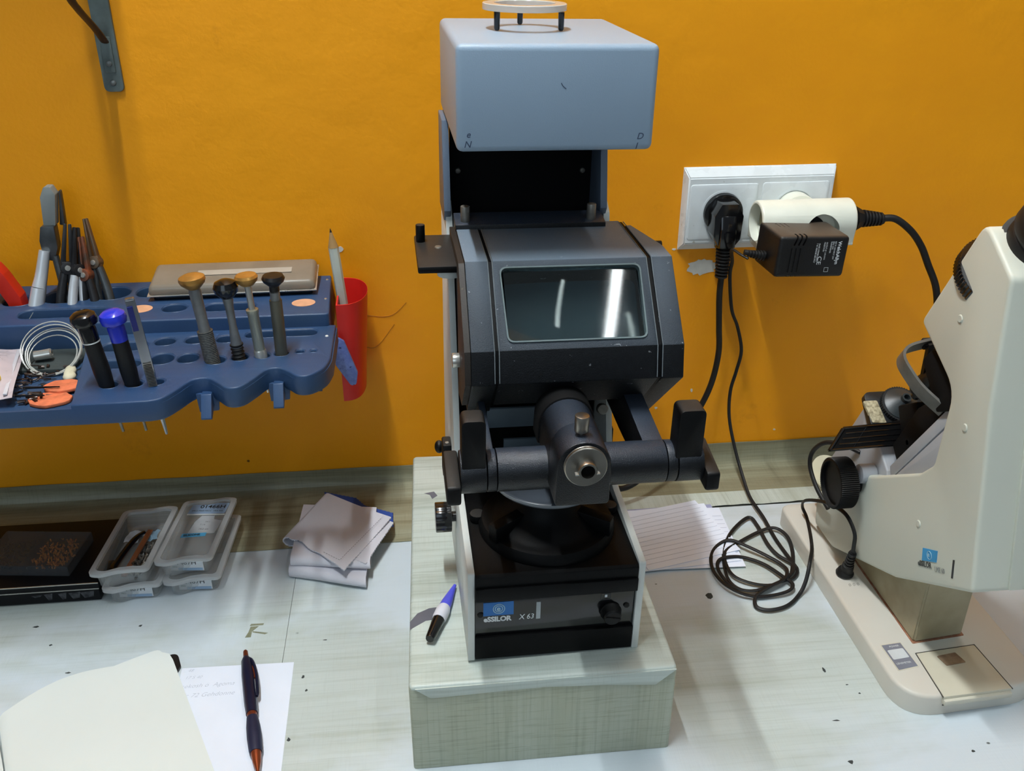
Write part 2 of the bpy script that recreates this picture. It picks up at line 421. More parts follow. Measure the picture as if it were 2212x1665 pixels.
# ------------------------------------------------------------------ worktop covered with wood-look film
m_top = contact_paper('worn_worktop_film', 'x', (196, 205, 202), (188, 197, 193), (172, 180, 171), worn=(204, 214, 222), linen=0.12, worn_pos=0.42, lines=0.26)
m_back = contact_paper('unworn_backsplash_film', 'x', (174, 174, 152), (150, 147, 122), (112, 105, 80), linen=0.30)
m_strip = contact_paper('cross_grain_film_strip', 'y', (204, 212, 206), (190, 198, 188), (168, 174, 158), linen=0.2)
m_board = M('chipboard_core', (84, 84, 78), 0.8, vs=200)
wt = thing('worktop', 'pale wood-look worktop with olive film strip up the orange wall', 'worktop', (0, -0.3, -0.03))
def wp(name, b, m, label=None):
    o = obj(name, b, m, wt, label); o.matrix_parent_inverse = Matrix.Translation((0, 0.3, 0.03)); return o
wp('board', B().box((0.05, -0.33, -0.0158), (1.7, 0.66, 0.0300), bev=0.001), m_board)
wp('film_sheet', B().box((-0.46345, -0.385, -0.0004), (0.6731, 0.55, 0.0008)), m_top)
wp('film_sheet', B().box((0.3870, -0.3725, -0.0004), (1.0270, 0.575, 0.0008)), m_top)
# film that runs down the wall, round a soft corner and onto the top
def corner_sheet(x0, x1, yend, z1, name, m, lift=0.0):
    prof = [(-0.0014, z1), (-0.0014, 0.012), (-0.0022, 0.006), (-0.005, 0.0022), (-0.010, 0.0009+lift), (-0.02, 0.0007+lift), (yend, 0.0006+lift)]
    n = 60; rows = []
    for i in range(n+1):
        x = x0+(x1-x0)*i/n
        rows.append([(x, y+(0.0006*math.sin(x*47) if k == 6 else 0), z+(0.0003*math.sin(x*60) if k == 0 else 0)) for k, (y, z) in enumerate(prof)])
    return wp(name, B().sheet(rows, 0.0006), m)
corner_sheet(-0.80, -0.01, -0.110, 0.0215, 'backsplash_film', m_back)
corner_sheet(-0.01, 0.90, -0.0585, 0.0275, 'backsplash_film', m_back)
rows = [[(x, -0.0585, 0.0011), (x, -0.070, 0.0012), (x, -0.0835+0.0007*math.sin(x*83)+0.0005*math.sin(x*211), 0.0010)] for x in [0.14+0.01*i for i in range(77)]]
wp('film_strip', B().sheet(rows, 0.0004), m_strip)
# torn spots in the film, where the older grain shows
m_tear = contact_paper('old_film_in_tear', 'x', (170, 172, 150), (130, 132, 108), (90, 92, 70))
for poly in ([(-0.1590, -0.2160), (-0.1480, -0.2163), (-0.1485, -0.2185), (-0.1600, -0.2185)],
             [(-0.1590, -0.2195), (-0.1520, -0.2195), (-0.1570, -0.2260), (-0.1570, -0.2330), (-0.1620, -0.2330), (-0.1600, -0.2265)],
             [(-0.1565, -0.2255), (-0.1430, -0.2290), (-0.1455, -0.2305), (-0.1565, -0.2270)]):
    wp('torn_spot', B().prism(poly, 'z', -0.0002, 0.00012), m_tear)
m_nick = M('dark_nick', (52, 58, 58), 0.7)
def nick(x, y, rx, ry, z=0.0):
    pts = [(x+rx*(1+random.uniform(-.4, .3))*math.cos(2*PI*i/9), y+ry*(1+random.uniform(-.4, .3))*math.sin(2*PI*i/9)) for i in range(9)]
    wp('nick', B().prism(pts, 'z', z-0.0002, z+0.0001), m_nick)
for a in [(0.251, -0.222, 0.0034, 0.0050), (0.3, -0.414, 0.002, 0.002), (-0.108, -0.285, 0.0012, 0.002), (-0.093, -0.243, 0.002, 0.0008), (-0.113, -0.349, 0.0012, 0.002), (-0.104, -0.30, 0.001, 0.0014),
          (0.306, -0.375, 0.003, 0.0006), (0.395, -0.414, 0.0014, 0.001), (0.428, -0.43, 0.0016, 0.0014), (0.318, -0.322, 0.001, 0.0035), (0.33, -0.34, 0.0012, 0.0007), (0.336, -0.35, 0.0010, 0.0007),
          (-0.255, -0.208, 0.0016, 0.0014), (-0.325, -0.225, 0.0014, 0.001), (-0.345, -0.2, 0.0030, 0.0012), (-0.3, -0.26, 0.002, 0.001)]: nick(*a)

# ------------------------------------------------------------------ covered block under the blocker
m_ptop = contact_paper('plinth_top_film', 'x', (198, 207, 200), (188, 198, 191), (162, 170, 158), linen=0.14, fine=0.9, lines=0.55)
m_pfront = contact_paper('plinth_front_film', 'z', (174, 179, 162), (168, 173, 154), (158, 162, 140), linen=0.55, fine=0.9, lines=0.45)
pl = thing('covered_block', 'low block wrapped in olive linen-look film under the black lens blocker', 'block', (0.0755, -0.235, 0.0), (0, 0, math.radians(-0.5)))
def sub(name, b, m, parent, label=None):
    """geometry given in world coordinates, hung under a thing that has been placed"""
    bpy.context.view_layer.update()
    b.xf(parent.matrix_world.inverted()); return obj(name, b, m, parent, label)
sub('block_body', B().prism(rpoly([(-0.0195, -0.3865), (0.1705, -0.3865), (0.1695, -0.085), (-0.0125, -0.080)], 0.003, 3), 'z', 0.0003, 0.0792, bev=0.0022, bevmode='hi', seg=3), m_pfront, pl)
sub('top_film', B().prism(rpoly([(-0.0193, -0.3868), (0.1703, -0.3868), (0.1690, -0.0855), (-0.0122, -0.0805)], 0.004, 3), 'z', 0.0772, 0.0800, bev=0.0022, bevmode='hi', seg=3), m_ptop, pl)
# film folded over the front edge, with mitred corners
flap = [(-0.0150, 0.0785), (-0.0045, 0.0695), (0.03, 0.0705), (0.075, 0.0718), (0.12, 0.0690), (0.155, 0.0655), (0.1695, 0.0785)]
sub('folded_flap', B().prism(flap, 'y', -0.3876, -0.3864), m_ptop, pl)
m_greytape = M('bare_grey_patch', (96, 98, 108), 0.5)
sub('bare_patch', B().prism([(-0.0178, -0.320), (-0.012, -0.311), (-0.003, -0.306), (0.006, -0.305), (0.0105, -0.309), (0.010, -0.318), (-0.006, -0.320), (-0.0178, -0.3285)], 'z', 0.0799, 0.08008), m_greytape, pl)
sub('bare_patch', B().prism([(-0.0032, -0.147), (0.006, -0.145), (0.009, -0.152), (0.004, -0.157), (0.002, -0.150)], 'z', 0.0799, 0.08008), m_greytape, pl)
# ------------------------------------------------------------------ lens blocker (the tall black and grey machine)
m_offwhite = M('offwhite_enamel', (204, 208, 204), 0.4, var=0.06, bump=0.2, bs=900)
m_greyblue = M('grey_blue_enamel', (146, 167, 187), 0.36, var=0.04, vs=8, bump=0.35, bs=1200)
m_void = M('matt_black_paint', (9, 9, 10), 0.75, spec=0.2)
m_satin = M('satin_black_sheet', (11, 12, 13), 0.5, spec=0.14, bump=0.3, bs=1300)
m_brownplate = M('dusty_brown_black_plate', (38, 32, 27), 0.55, bump=0.4, bs=900, wear=(220, 0.68, (90, 78, 62)))
m_dimgrey = M('dim_grey_plate', (104, 118, 128), 0.5)
ca, cb = math.radians(0.9), math.radians(1.4)
RY = Matrix(((math.cos(ca), 0, math.sin(ca)), (0, 1, 0), (-math.sin(ca), 0, math.cos(ca))))
RZ = Matrix(((math.cos(cb), -math.sin(cb), 0), (math.sin(cb), math.cos(cb), 0), (0, 0, 1)))
DEV = (RY @ RZ).to_4x4(); DEV.translation = Vector((0.0848, -0.366, 0.0811))
bl = thing('lens_blocker', 'tall black and grey optical lens blocker with viewing window standing on the covered block', 'machine', DEV.translation, (RY @ RZ).to_euler())
P = bl
# side panels: low base that sweeps up into the column
prof = rpoly([(0.0, 0.0), (0.0, 0.0768), (0.085, 0.0840), (0.110, 0.098), (0.122, 0.135), (0.150, 0.215), (0.166, 0.262), (0.170, 0.2745), (0.182, 0.282), (0.228, 0.286), (0.228, 0.0)],
             [0.0005, 0.002, 0.02, 0.03, 0.04, 0.03, 0.006, 0.004, 0.003, 0.003, 0.001], 5)
for s in (-1, 1):
    a, b_ = (-0.0618, -0.0570) if s < 0 else (0.0570, 0.0618)
    obj('side_panel', B().prism(prof, 'x', a, b_, bev=0.0012, bevmode='ends'), m_offwhite, P)
# base
obj('base_cover', B().prism(rpoly([(-0.0012, 0.0545), (-0.0012, 0.0735), (0.001, 0.0752), (0.13, 0.0775), (0.13, 0.0545)], 0.0008, 2), 'x', -0.0568, 0.0568, bev=0.0004, bevmode='ends'), m_satin, P)
obj('cover_lip', B().box((0, -0.0020, 0.0598), (0.1134, 0.002, 0.0105), bev=0.0004), m_satin, P)
fp = obj('control_panel', B().box((0, 0.0035, 0.037), (0.1134, 0.003, 0.034), bev=0.0003), m_blackgloss, P, 'gloss black strip with logo and knob')
obj('kick_plate', B().box((0, 0.002, 0.0105), (0.1134, 0.004, 0.0195), bev=0.0006), m_satin, P)
obj('base_core', B().box((0, 0.118, 0.0385), (0.1130, 0.215, 0.070)), m_void, P)
F0 = frame((1, 0, 0), (0, 0, 1)); yf = 0.0018
lg = obj('logo_plate', B().box((-0.0403, yf, 0.0440), (0.0212, 0.0004, 0.0116)), m_blueink, fp)
def ring(cx, cz, r, t, y, rx=1.0):
    pts = [(cx+r*rx*math.cos(2*PI*i/28), y, cz+r*math.sin(2*PI*i/28)) for i in range(29)]
    return B().tube(pts, t, 6, 1)
m_paleblue = M('pale_blue_print', (176, 206, 214), 0.6)
obj('logo_ring', ring(-0.0400, 0.0440, 0.0040, 0.00030, yf-0.0003), m_paleblue, fp)
obj('logo_ring', ring(-0.0400, 0.0440, 0.0026, 0.00030, yf-0.0003), m_paleblue, fp)
text('logo_letter', 'e', 0.0058, m_paleblue, fp, (-0.0416, yf-0.0003, 0.0424), F0, bold=0.0001)
text('maker_name', 'eSSILOR', 0.0058, m_whiteink, fp, (-0.0506, yf, 0.0330), F0, bold=0.00028, xs=0.93)
text('model_name', 'X 63', 0.0062, m_whiteink, fp, (-0.0258, yf, 0.0331), F0, shear=0.15, xs=0.86, bold=0.00003)
obj('white_bar', B().box((-0.0122, yf, 0.0400), (0.0030, 0.0004, 0.0148)), M('pale_grey_print', (168, 176, 178), 0.5), fp)
obj('icon_frame', B().box((0.0357, yf, 0.0502), (0.0068, 0.0002, 0.0002)).box((0.0357, yf, 0.0440+0.0010), (0.0068, 0.0002, 0.0002)).box((0.0323, yf, 0.0476), (0.0002, 0.0002, 0.0052)).box((0.0391, yf, 0.0476), (0.0002, 0.0002, 0.0052)), M('grey_line', (96, 98, 96), 0.6), fp)
obj('icon_dot', B().box((0.0357, yf, 0.0482), (0.0017, 0.0003, 0.0021)), m_whiteink, fp)
kb = obj('knob', B().lathe([(0, 0), (0.0073, 0), (0.0078, 0.0015), (0.0070, 0.0025), (0.0064, 0.0075), (0.0055, 0.0085), (0, 0.0085)], (0.0397, 0.002, 0.0345), (0, -1, 0), 28), m_black, P)
obj('pointer', B().box((0.0397, -0.0068, 0.0345), (0.010, 0.0008, 0.0011), (0, 0.2, 0)), m_black, kb)
for x, z in ((-0.0530, 0.0395), (0.0510, 0.0385)):
    s = obj('screw', B().lathe([(0, 0), (0.0022, 0), (0.0020, 0.0008), (0, 0.0012)], (x, 0.002, z), (0, -1, 0), 16), m_black, fp)
# pedestal
ped = obj('pedestal', B().lathe([(0, 0), (0.0495, 0), (0.0495, 0.0035), (0.0470, 0.0075), (0.0440, 0.0085), (0.0405, 0.0085), (0.0375, 0.0105), (0.029, 0.0165), (0.0225, 0.0235), (0.0205, 0.033), (0.0205, 0.041), (0, 0.041)], (0.0005, 0.0525, 0.0760), (0, 0, 1), 56), m_satin, P)
def wing(sgn):
    a = math.radians(-30 if sgn > 0 else 210)
    c = Vector((0.0005+math.cos(a)*0.0345, 0.0525+math.sin(a)*0.0345, 0.0900))
    return B().prism(rpoly([(-0.0145, -0.008), (-0.0145, 0.0075), (0.0145, 0.0045), (0.0145, -0.008)], 0.0008, 2), 'y', -0.0045, 0.0045, bev=0.0006, bevmode='ends', mat=Matrix.Translation(c) @ Matrix.Rotation(a, 4, 'Z'))
for s in (-1, 1): obj('clamp_arm', wing(s), m_satin, ped)
for x, y in ((-0.0490, 0.0630), (0.0500, 0.0640)):
    obj('thumb_nut', B().lathe([(0, 0), (0.0056, 0), (0.0060, 0.003), (0.0055, 0.0055), (0, 0.0062)], (x, y, 0.0768), (0, 0, 1), 14), m_black, ped)
m_disc = M('smoked_disc', (70, 76, 84), 0.32, var=0.1)
dk = obj('lens_table', B().lathe([(0, 0), (0.0395, 0), (0.0400, 0.0012), (0.0400, 0.0026), (0.0388, 0.0034), (0.0375, 0.0034), (0, 0.0034)], (0.0005, 0.0525, 0.1165), (0, 0, 1), 64), m_disc, P)
obj('pale_rim', B().lathe([(0.0388, 0), (0.0402, 0), (0.0402, 0.0016), (0.0388, 0.0016), (0.0388, 0)], (0.0005, 0.0525, 0.1178), (0, 0, 1), 64), M('frosted_rim', (110, 116, 122), 0.4), dk)
# column interior
obj('column_back', B().box((0, 0.207, 0.215), (0.112, 0.004, 0.275)).box((0, 0.16, 0.12), (0.112, 0.004, 0.085)), m_void, P)
for x, z in ((-0.0500, 0.2985), (0.0468, 0.2975)):
    obj('screw', B().lathe([(0, 0), (0.0023, 0), (0.0018, 0.001), (0, 0.0014)], (x, 0.205, z), (0, -1, 0), 14), m_darkmetal, P)
obj('guide_plate', B().box((-0.008, 0.140, 0.1185), (0.052, 0.003, 0.0185), (0.12, 0, 0), bev=0.0008), m_dimgrey, P)
obj('guide_plate', B().box((-0.004, 0.142, 0.0925), (0.032, 0.003, 0.0100), bev=0.0005), m_dimgrey, P)
obj('thumb_screw', B().lathe([(0, 0), (0.0042, 0), (0.0042, 0.004), (0.0038, 0.0045), (0, 0.0045)], (0.0525, 0.118, 0.1345), (0.1, -1, 0.25), 24), m_darkmetal, P)
# column head
m_flange = M('blue_grey_flange', (96, 110, 128), 0.42, var=0.06, bump=0.3, bs=1200)
for a, b_ in ((-0.0632, -0.0582), (0.0535, 0.0588)):
    obj('column_flange', B().prism(rpoly([(0.166, 0.2785), (0.181, 0.3412), (0.220, 0.3412), (0.220, 0.270), (0.172, 0.270)], 0.001, 2), 'x', a, b_, bev=0.0006, bevmode='ends'), m_flange, P)
hb = obj('head_box', B().box((0.0012, 0.1515, 0.3735), (0.1240, 0.1530, 0.0635), bev=0.0042, seg=4), m_greyblue, P, 'grey-blue enamelled head box')
m_pencil = M('pencil_mark', (60, 74, 96), 0.7)
Ff = frame((1, 0, 0), (0, 0, 1)); yb = 0.0749
for ch, x, z in (('e', -0.0548, 0.3510), ('N', -0.0562, 0.3450), ('D', 0.0522, 0.3490), ('I', 0.0516, 0.3430)):
    text('pencil_letter', ch, 0.0056, m_pencil, hb, (x, yb, z), Ff, shear=0.25, ext=0.00004, bold=0.00004)
obj('scratch', B().tube([(0.0030, yb, 0.3830), (0.0042, yb, 0.3812), (0.0062, yb, 0.3796)], 0.00022, 5, 4), m_pencil, hb)
# rear crossbar and pins
obj('crossbar', B().prism(rpoly([(0.148, 0.262), (0.148, 0.2735), (0.170, 0.2765), (0.170, 0.262)], 0.001, 2), 'x', -0.0565, 0.0540, bev=0.0005, bevmode='ends'), m_tubeblack, P)
for x in (-0.0488, 0.0442):
    obj('location_pin', B().cyl((x, 0.155, 0.273), (x, 0.155, 0.2855), 0.0034, bev=0.0006, seg=24), m_darkmetal, P)
# viewer housing
hp = rpoly([(0.162, 0.2700), (0.0790, 0.2700), (0.0350, 0.2250), (0.0300, 0.2035), (0.0600, 0.1730), (0.140, 0.1730), (0.162, 0.190)], [0.001, 0.0012, 0.0012, 0.0012, 0.001, 0.001, 0.001], 2)
hs = obj('viewer_housing', B().prism(hp, 'x', -0.0385, 0.0668, bev=0.0005, bevmode='ends'), m_texblack, P)
# window opening in the sloping face
nrm = Vector((0, -0.715, 0.699)); vdir = Vector((0, 0.699, 0.715))
FW = Matrix(((1, 0, 0), (0, vdir.y, nrm.y), (0, vdir.z, nrm.z)))     # columns: x, up the slope, outward
def slope(c): m = FW.to_4x4(); m.translation = Vector(c); return m
WC = (0.0142, 0.0572, 0.2480)
win = rpoly([(-0.0462, -0.0268), (0.0462, -0.0268), (0.0472, 0.0262), (-0.0480, 0.0262)], 0.005, 5)
cut(hs, B().prism(win, 'z', -0.034, 0.006, mat=slope(WC)))
obj('window_well', B().prism([(-0.0500, -0.031), (0.0500, -0.031), (0.0500, 0.030), (-0.0500, 0.030)], 'z', -0.0350, -0.0335, mat=slope(WC)), M('teal_black_well', (44, 70, 84), 0.5), hs)
m_glass = M('clear_glass', (236, 250, 248), 0.02, trans=1.0, ior=1.5, var=0.0)
m_glass.node_tree.nodes['Principled BSDF'].inputs['Roughness'].default_value = 0.0
# gasket round the window
wi = rpoly([(-0.0452, -0.0258), (0.0452, -0.0258), (0.0462, 0.0252), (-0.0470, 0.0252)], 0.0045, 5)
gk = bmesh.new(); n = len(win)
gb = B(); t = bmesh.new(); rr = []
for z in (0.0008, -0.004):
    rr.append([t.verts.new((u, v, z)) for u, v in win]); rr.append([t.verts.new((u, v, z)) for u, v in wi])
for a, b_ in ((0, 1), (1, 3), (3, 2), (2, 0)):
    for i in range(n): t.faces.new((rr[a][i], rr[a][(i+1) % n], rr[b_][(i+1) % n], rr[b_][i]))
bmesh.ops.recalc_face_normals(t, faces=t.faces); gk.free()
gb._merge(t, slope(WC))
obj('window_gasket', gb, M('grey_gasket', (92, 108, 110), 0.4), hs)
def lens_grid(w_, h_, z0, sag, thick_back, nx=40, ny=26):
    """plano-convex rectangular lens; outer face bulges by sag"""
    t = bmesh.new(); T = []; Bk = []
    for i in range(nx+1):
        a = []; c = []
        for j in range(ny+1):
            u = -w_+2*w_*i/nx; v = -h_+2*h_*j/ny
            d = 1-((u/w_)**2*0.72+(v/h_)**2*0.28)
            a.append(t.verts.new((u, v, z0+sag*d))); c.append(t.verts.new((u, v, z0-thick_back*d-0.0016)))
        T.append(a); Bk.append(c)
    for i in range(nx):
        for j in range(ny):
            t.faces.new((T[i][j], T[i+1][j], T[i+1][j+1], T[i][j+1])); t.faces.new((Bk[i][j], Bk[i][j+1], Bk[i+1][j+1], Bk[i+1][j]))
    for i in range(nx):
        for j in (0, ny): t.faces.new((T[i][j], T[i+1][j], Bk[i+1][j], Bk[i][j]))
    for j in range(ny):
        for i in (0, nx): t.faces.new((T[i][j], T[i][j+1], Bk[i][j+1], Bk[i][j]))
    bmesh.ops.recalc_face_normals(t, faces=t.faces); return t
lb = B(); lb._merge(lens_grid(0.0450, 0.0252, -0.0030, 0.0016, 0.0060), slope(WC))
obj('viewing_lens', lb, m_glass, hs, 'thick clear rectangular viewing lens')
# cheeks, with a double raised seam on each side of the middle
def cheek(a, b_, poly, mat=m_texblack, name='cheek'): return obj(name, B().prism(poly, 'x', a, b_, bev=0.0009, bevmode='ends'), mat, P)
ck = rpoly([(0.150, 0.2702), (0.0788, 0.2702), (0.0346, 0.2250), (0.0296, 0.2032), (0.0980, 0.1420), (0.135, 0.1420), (0.150, 0.160)], 0.0012, 2)
cl_ = rpoly([(0.160, 0.2702), (0.0788, 0.2702), (0.0346, 0.2250), (0.0296, 0.2032), (0.0600, 0.1725), (0.0640, 0.166), (0.120, 0.166), (0.160, 0.19)], 0.0012, 2)
cheek(-0.0560, -0.0402, cl_)
c2 = B().prism(ck, 'x', 0.0690, 0.0842, bev=0.0009, bevmode='ends')
c2 = obj('cheek', c2, m_texblack, P)
# chamfer the rear outer corner of the right cheek
cb_ = B().prism([(0.0700, 0.1620), (0.0865, 0.0900), (0.0990, 0.0900), (0.0990, 0.1620)], 'z', 0.10, 0.30)
cut(c2, cb_)
for a, b_ in ((-0.0403, -0.0384), (0.0667, 0.0691)):
    hq = rpoly([(0.161, 0.2694), (0.0793, 0.2694), (0.0356, 0.2250), (0.0306, 0.2037), (0.0602, 0.1738), (0.140, 0.1738), (0.161, 0.190)], 0.001, 2)
    obj('seam_strip', B().prism(hq, 'x', a, b_), m_satin, P)
m_rib = M('scuffed_seam_edge', (104, 112, 116), 0.6, vs=200)
for x in (-0.0408, -0.0378, 0.0662, 0.0696):
    obj('seam_rib', B().tube([(x, 0.158, 0.2702), (x, 0.0790, 0.2702), (x, 0.0347, 0.2251), (x, 0.0298, 0.2045)], 0.00035, 5, 1), m_rib, P)
obj('side_plate', B().prism(rpoly([(0.160, 0.2690), (0.0790, 0.2690), (0.0360, 0.2245), (0.0312, 0.2035), (0.0605, 0.1735), (0.088, 0.170), (0.089, 0.255), (0.160, 0.260)], 0.0008, 2), 'x', -0.0600, -0.0562), m_brownplate, P)
obj('side_bolt', B().cyl((-0.0590, 0.0790, 0.1990), (-0.0650, 0.0790, 0.1990), 0.0052, bev=0.0008, seg=24), m_chrome, P)
obj('cheek_screw', B().cyl((0.0835, 0.118, 0.2650), (0.0880, 0.118, 0.2650), 0.0030, seg=16), m_black, P)
# side platform with pin
pf = obj('side_platform', B().box((-0.0717, 0.1270, 0.2600), (0.0285, 0.0700, 0.0050), bev=0.0012), m_black, P)
obj('pin', B().cyl((-0.0818, 0.1470, 0.262), (-0.0818, 0.1470, 0.2750), 0.0033, bev=0.0006, seg=24), m_black, pf)
obj('screw', B().lathe([(0, 0), (0.0026, 0), (0.0022, 0.0006), (0, 0.0008)], (-0.0700, 0.1330, 0.2625), (0, 0, 1), 16), m_darkmetal, pf)
obj('spacer', B().cyl((-0.0640, 0.1050, 0.2520), (-0.0640, 0.1050, 0.2575), 0.0085, seg=24), m_offwhite, pf)
# low side blocks and the ribbed knob
for x0, x1 in ((-0.0690, -0.0615), (0.0625, 0.0705)):
    q = obj('side_block', B().box(((x0+x1)/2, 0.150, 0.0790 if x0 < 0 else 0.087), (x1-x0, 0.016, 0.030), bev=0.0016), m_black, P)
    obj('screw', B().lathe([(0, 0), (0.0017, 0), (0.0014, 0.0005), (0, 0.0006)], ((x0+x1)/2, 0.147, 0.0938 if x0 < 0 else 0.1018), (0, 0, 1), 14), m_chrome, q)
obj('stub', B().sphere((-0.0705, 0.168, 0.078), 0.0055, (0.7, 1, 1)), m_black, P)
rk = B(); N = 14; pts = []
for i in range(N*4):
    a = 2*PI*i/(N*4); r = 0.0118 if i % 4 in (0, 1) else 0.0112
    pts.append((0.1040+r*math.cos(a), 0.0520+r*math.sin(a)))
rk.prism(pts, 'x', -0.0780, -0.0655, bev=0.0008, bevmode='ends'); rk.cyl((-0.0660, 0.104, 0.052), (-0.0610, 0.104, 0.052), 0.004)
obj('ribbed_knob', rk, m_blackgloss, P)
# swing arm: tube, collars, paddles, end caps
TY, TZ, TR = -0.0040, 0.1610, 0.0138
def tb(x0, x1, r=TR, bev=0.0005): return B().cyl((x0, TY, TZ), (x1, TY, TZ), r, bev=bev, seg=48)
arm = obj('tube', tb(-0.0440, 0.0640), m_tubeblack, P)
obj('tube_collar', tb(-0.0502, -0.0445, TR-0.0002), m_tubeblack, P); obj('tube_collar', tb(0.0645, 0.0708, TR-0.0002), m_tubeblack, P)
obj('tube_end', tb(-0.0670, -0.0508), m_tubeblack, P); obj('tube_end', tb(0.0714, 0.0880), m_tubeblack, P)
for x0, x1 in ((-0.0662, -0.0514), (0.0690, 0.0860)):
    c = (x0+x1)/2
    pr = rpoly([(x0, 0.168), (x1, 0.168), (x1, 0.2025), (x0, 0.2025)], [0.001, 0.001, 0.004, 0.004], 5)
    obj('paddle', B().prism(pr, 'y', -0.0150, 0.0005, bev=0.0011, bevmode='ends'), m_black, P)
for x0, x1 in ((-0.0762, -0.0672), (0.0882, 0.0972)):
    pr = rpoly([(-0.0230, 0.1475), (-0.0230, 0.1610), (0.0130, 0.1680), (0.0150, 0.1500)], 0.003, 4)
    obj('end_cap', B().prism(pr, 'x', x0, x1, bev=0.0015, bevmode='ends'), m_black, P)
for xa, xb in ((-0.0500, -0.0452), (0.0510, 0.0645)):
    pr = rpoly([(0.000, 0.150), (-0.002, 0.1735), (0.070, 0.182), (0.100, 0.176), (0.100, 0.152), (0.06, 0.150)], 0.003, 4)
    obj('swing_arm', B().prism(pr, 'x', xa, xb, bev=0.0008, bevmode='ends'), m_tubeblack, P)
# barrel and chuck block
def arch(cx, cz, r, zb, rb=0.0025, n=18, hw=None):
    hw = hw or r
    p = [(cx+r*math.cos(PI*i/n), cz+r*math.sin(PI*i/n)) for i in range(n+1)]
    bot = rpoly([(cx-hw, cz), (cx-hw-0.0006, zb), (cx+hw+0.0006, zb), (cx+hw, cz)], [0, rb, rb, 0], 4)
    return p + bot[1:-1]
brl = obj('barrel', B().prism(arch(0.0050, 0.1790, 0.0172, 0.1640), 'y', -0.036, 0.0330, bev=0.0016, bevmode='ends'), m_tubeblack, P)
obj('barrel_collar', B().prism(arch(0.0050, 0.1790, 0.0186, 0.1640), 'y', 0.0200, 0.0380, bev=0.001, bevmode='ends'), m_void, P)
blk = obj('chuck_block', B().prism(arch(0.0036, 0.1845, 0.0162, 0.1572, 0.003), 'y', -0.0430, -0.0180, bev=0.0010, bevmode='ends'), m_tubeblack, P)
CX, CY, CZ = 0.0036, -0.0430, 0.1868
m_nick_ = M('worn_nickel', (150, 146, 138), 0.34, metal=1.0, var=0.1, vs=60)
ch = obj('chuck', B().lathe([(0, 0), (0.0108, 0), (0.0108, 0.0015), (0.0126, 0.0018), (0.0128, 0.0025), (0.0124, 0.0030), (0.0128, 0.0034), (0.0128, 0.0046), (0.0122, 0.0052), (0.0058, 0.0050), (0.0058, 0.0100), (0.0054, 0.0108), (0.0042, 0.0108), (0.0040, 0.0050), (0, 0.0050)], (CX, CY, CZ), (0.0, -1, 0.04), 48), m_nick_, P)
obj('chuck_bore', B().lathe([(0, 0), (0.0040, 0), (0.0040, 0.0008), (0, 0.0008)], (CX, CY-0.0052, CZ), (0, -1, 0.04), 24), m_void, ch)
for a in (195, 345): 
    a = math.radians(a); obj('lug', B().box((CX+0.0060*math.cos(a), CY-0.0090, CZ+0.0060*math.sin(a)+0.0002), (0.0030, 0.0030, 0.0009), bev=0.0002), m_chrome, ch)
obj('chuck_pin', B().cyl((0.0030, -0.0330, 0.198), (0.0030, -0.0330, 0.2035), 0.0012, seg=12).cyl((0.0030, -0.0330, 0.2030), (0.0030, -0.0330, 0.2135), 0.0043, bev=0.0005, seg=28), m_nick_, P)

# clear ring stand left on top of the head box
rs = thing('ring_stand', 'clear acrylic ring on three black pegs standing on the grey head box', 'stand', DEV @ Vector((-0.0085, 0.156, 0.4053)), (RY @ RZ).to_euler())
m_acryl = M('clear_acrylic', (236, 234, 228), 0.12, trans=0.45, ior=1.49, var=0.02)
obj('ring', B().lathe([(0.0205, 0.0120), (0.0278, 0.0120), (0.0281, 0.0124), (0.0281, 0.0158), (0.0276, 0.0162), (0.0205, 0.0162), (0.0202, 0.0158), (0.0202, 0.0124), (0.0205, 0.0120)], (0, 0, 0), (0, 0, 1), 72), m_acryl, rs)
for x, y in ((-0.0200, -0.0140), (0.0222, -0.0150), (0.0005, 0.0240)):
    obj('peg', B().lathe([(0, 0), (0.0012, 0.0003), (0.0019, 0.0015), (0.0021, 0.0118), (0, 0.0118)], (x, y, 0), (0, 0, 1), 16), m_blackgloss, rs)
# ------------------------------------------------------------------ lensmeter on the right
m_body = M('pale_grey_green_casing', (206, 209, 196), 0.42, var=0.03, vs=6, bump=0.12, bs=800)
m_plate = M('aged_cream_casing', (212, 211, 202), 0.45, var=0.06, vs=9, col2=(208, 202, 190))
m_post = M('stained_beige_casing', (178, 168, 140), 0.5, vs=22, col2=(150, 138, 108))
m_lilac = M('lilac_grey_enamel', (168, 172, 178), 0.4, var=0.05)
m_stageb = M('stage_black', (26, 28, 30), 0.4, bump=0.3, bs=900)
m_seam = M('dark_seam_rubber', (70, 66, 60), 0.8)  # dark joint line round the hatch
m_rust = M('rusty_grime', (148, 92, 66), 0.85, vs=200, col2=(170, 130, 104))
lm = thing('lensmeter', 'pale grey-green lensmeter with black eyepiece and ribbed black knob, right of the blocker', 'machine', (0.415, -0.25, 0.0))
def Q(b): return b.xf(Matrix.Translation((-0.415, 0.25, 0)))
def add(name, b, m, parent=None, label=None): return obj(name, Q(b), m, parent or lm, label)
A = Vector((0, -0.56, 0.83)).normalized()
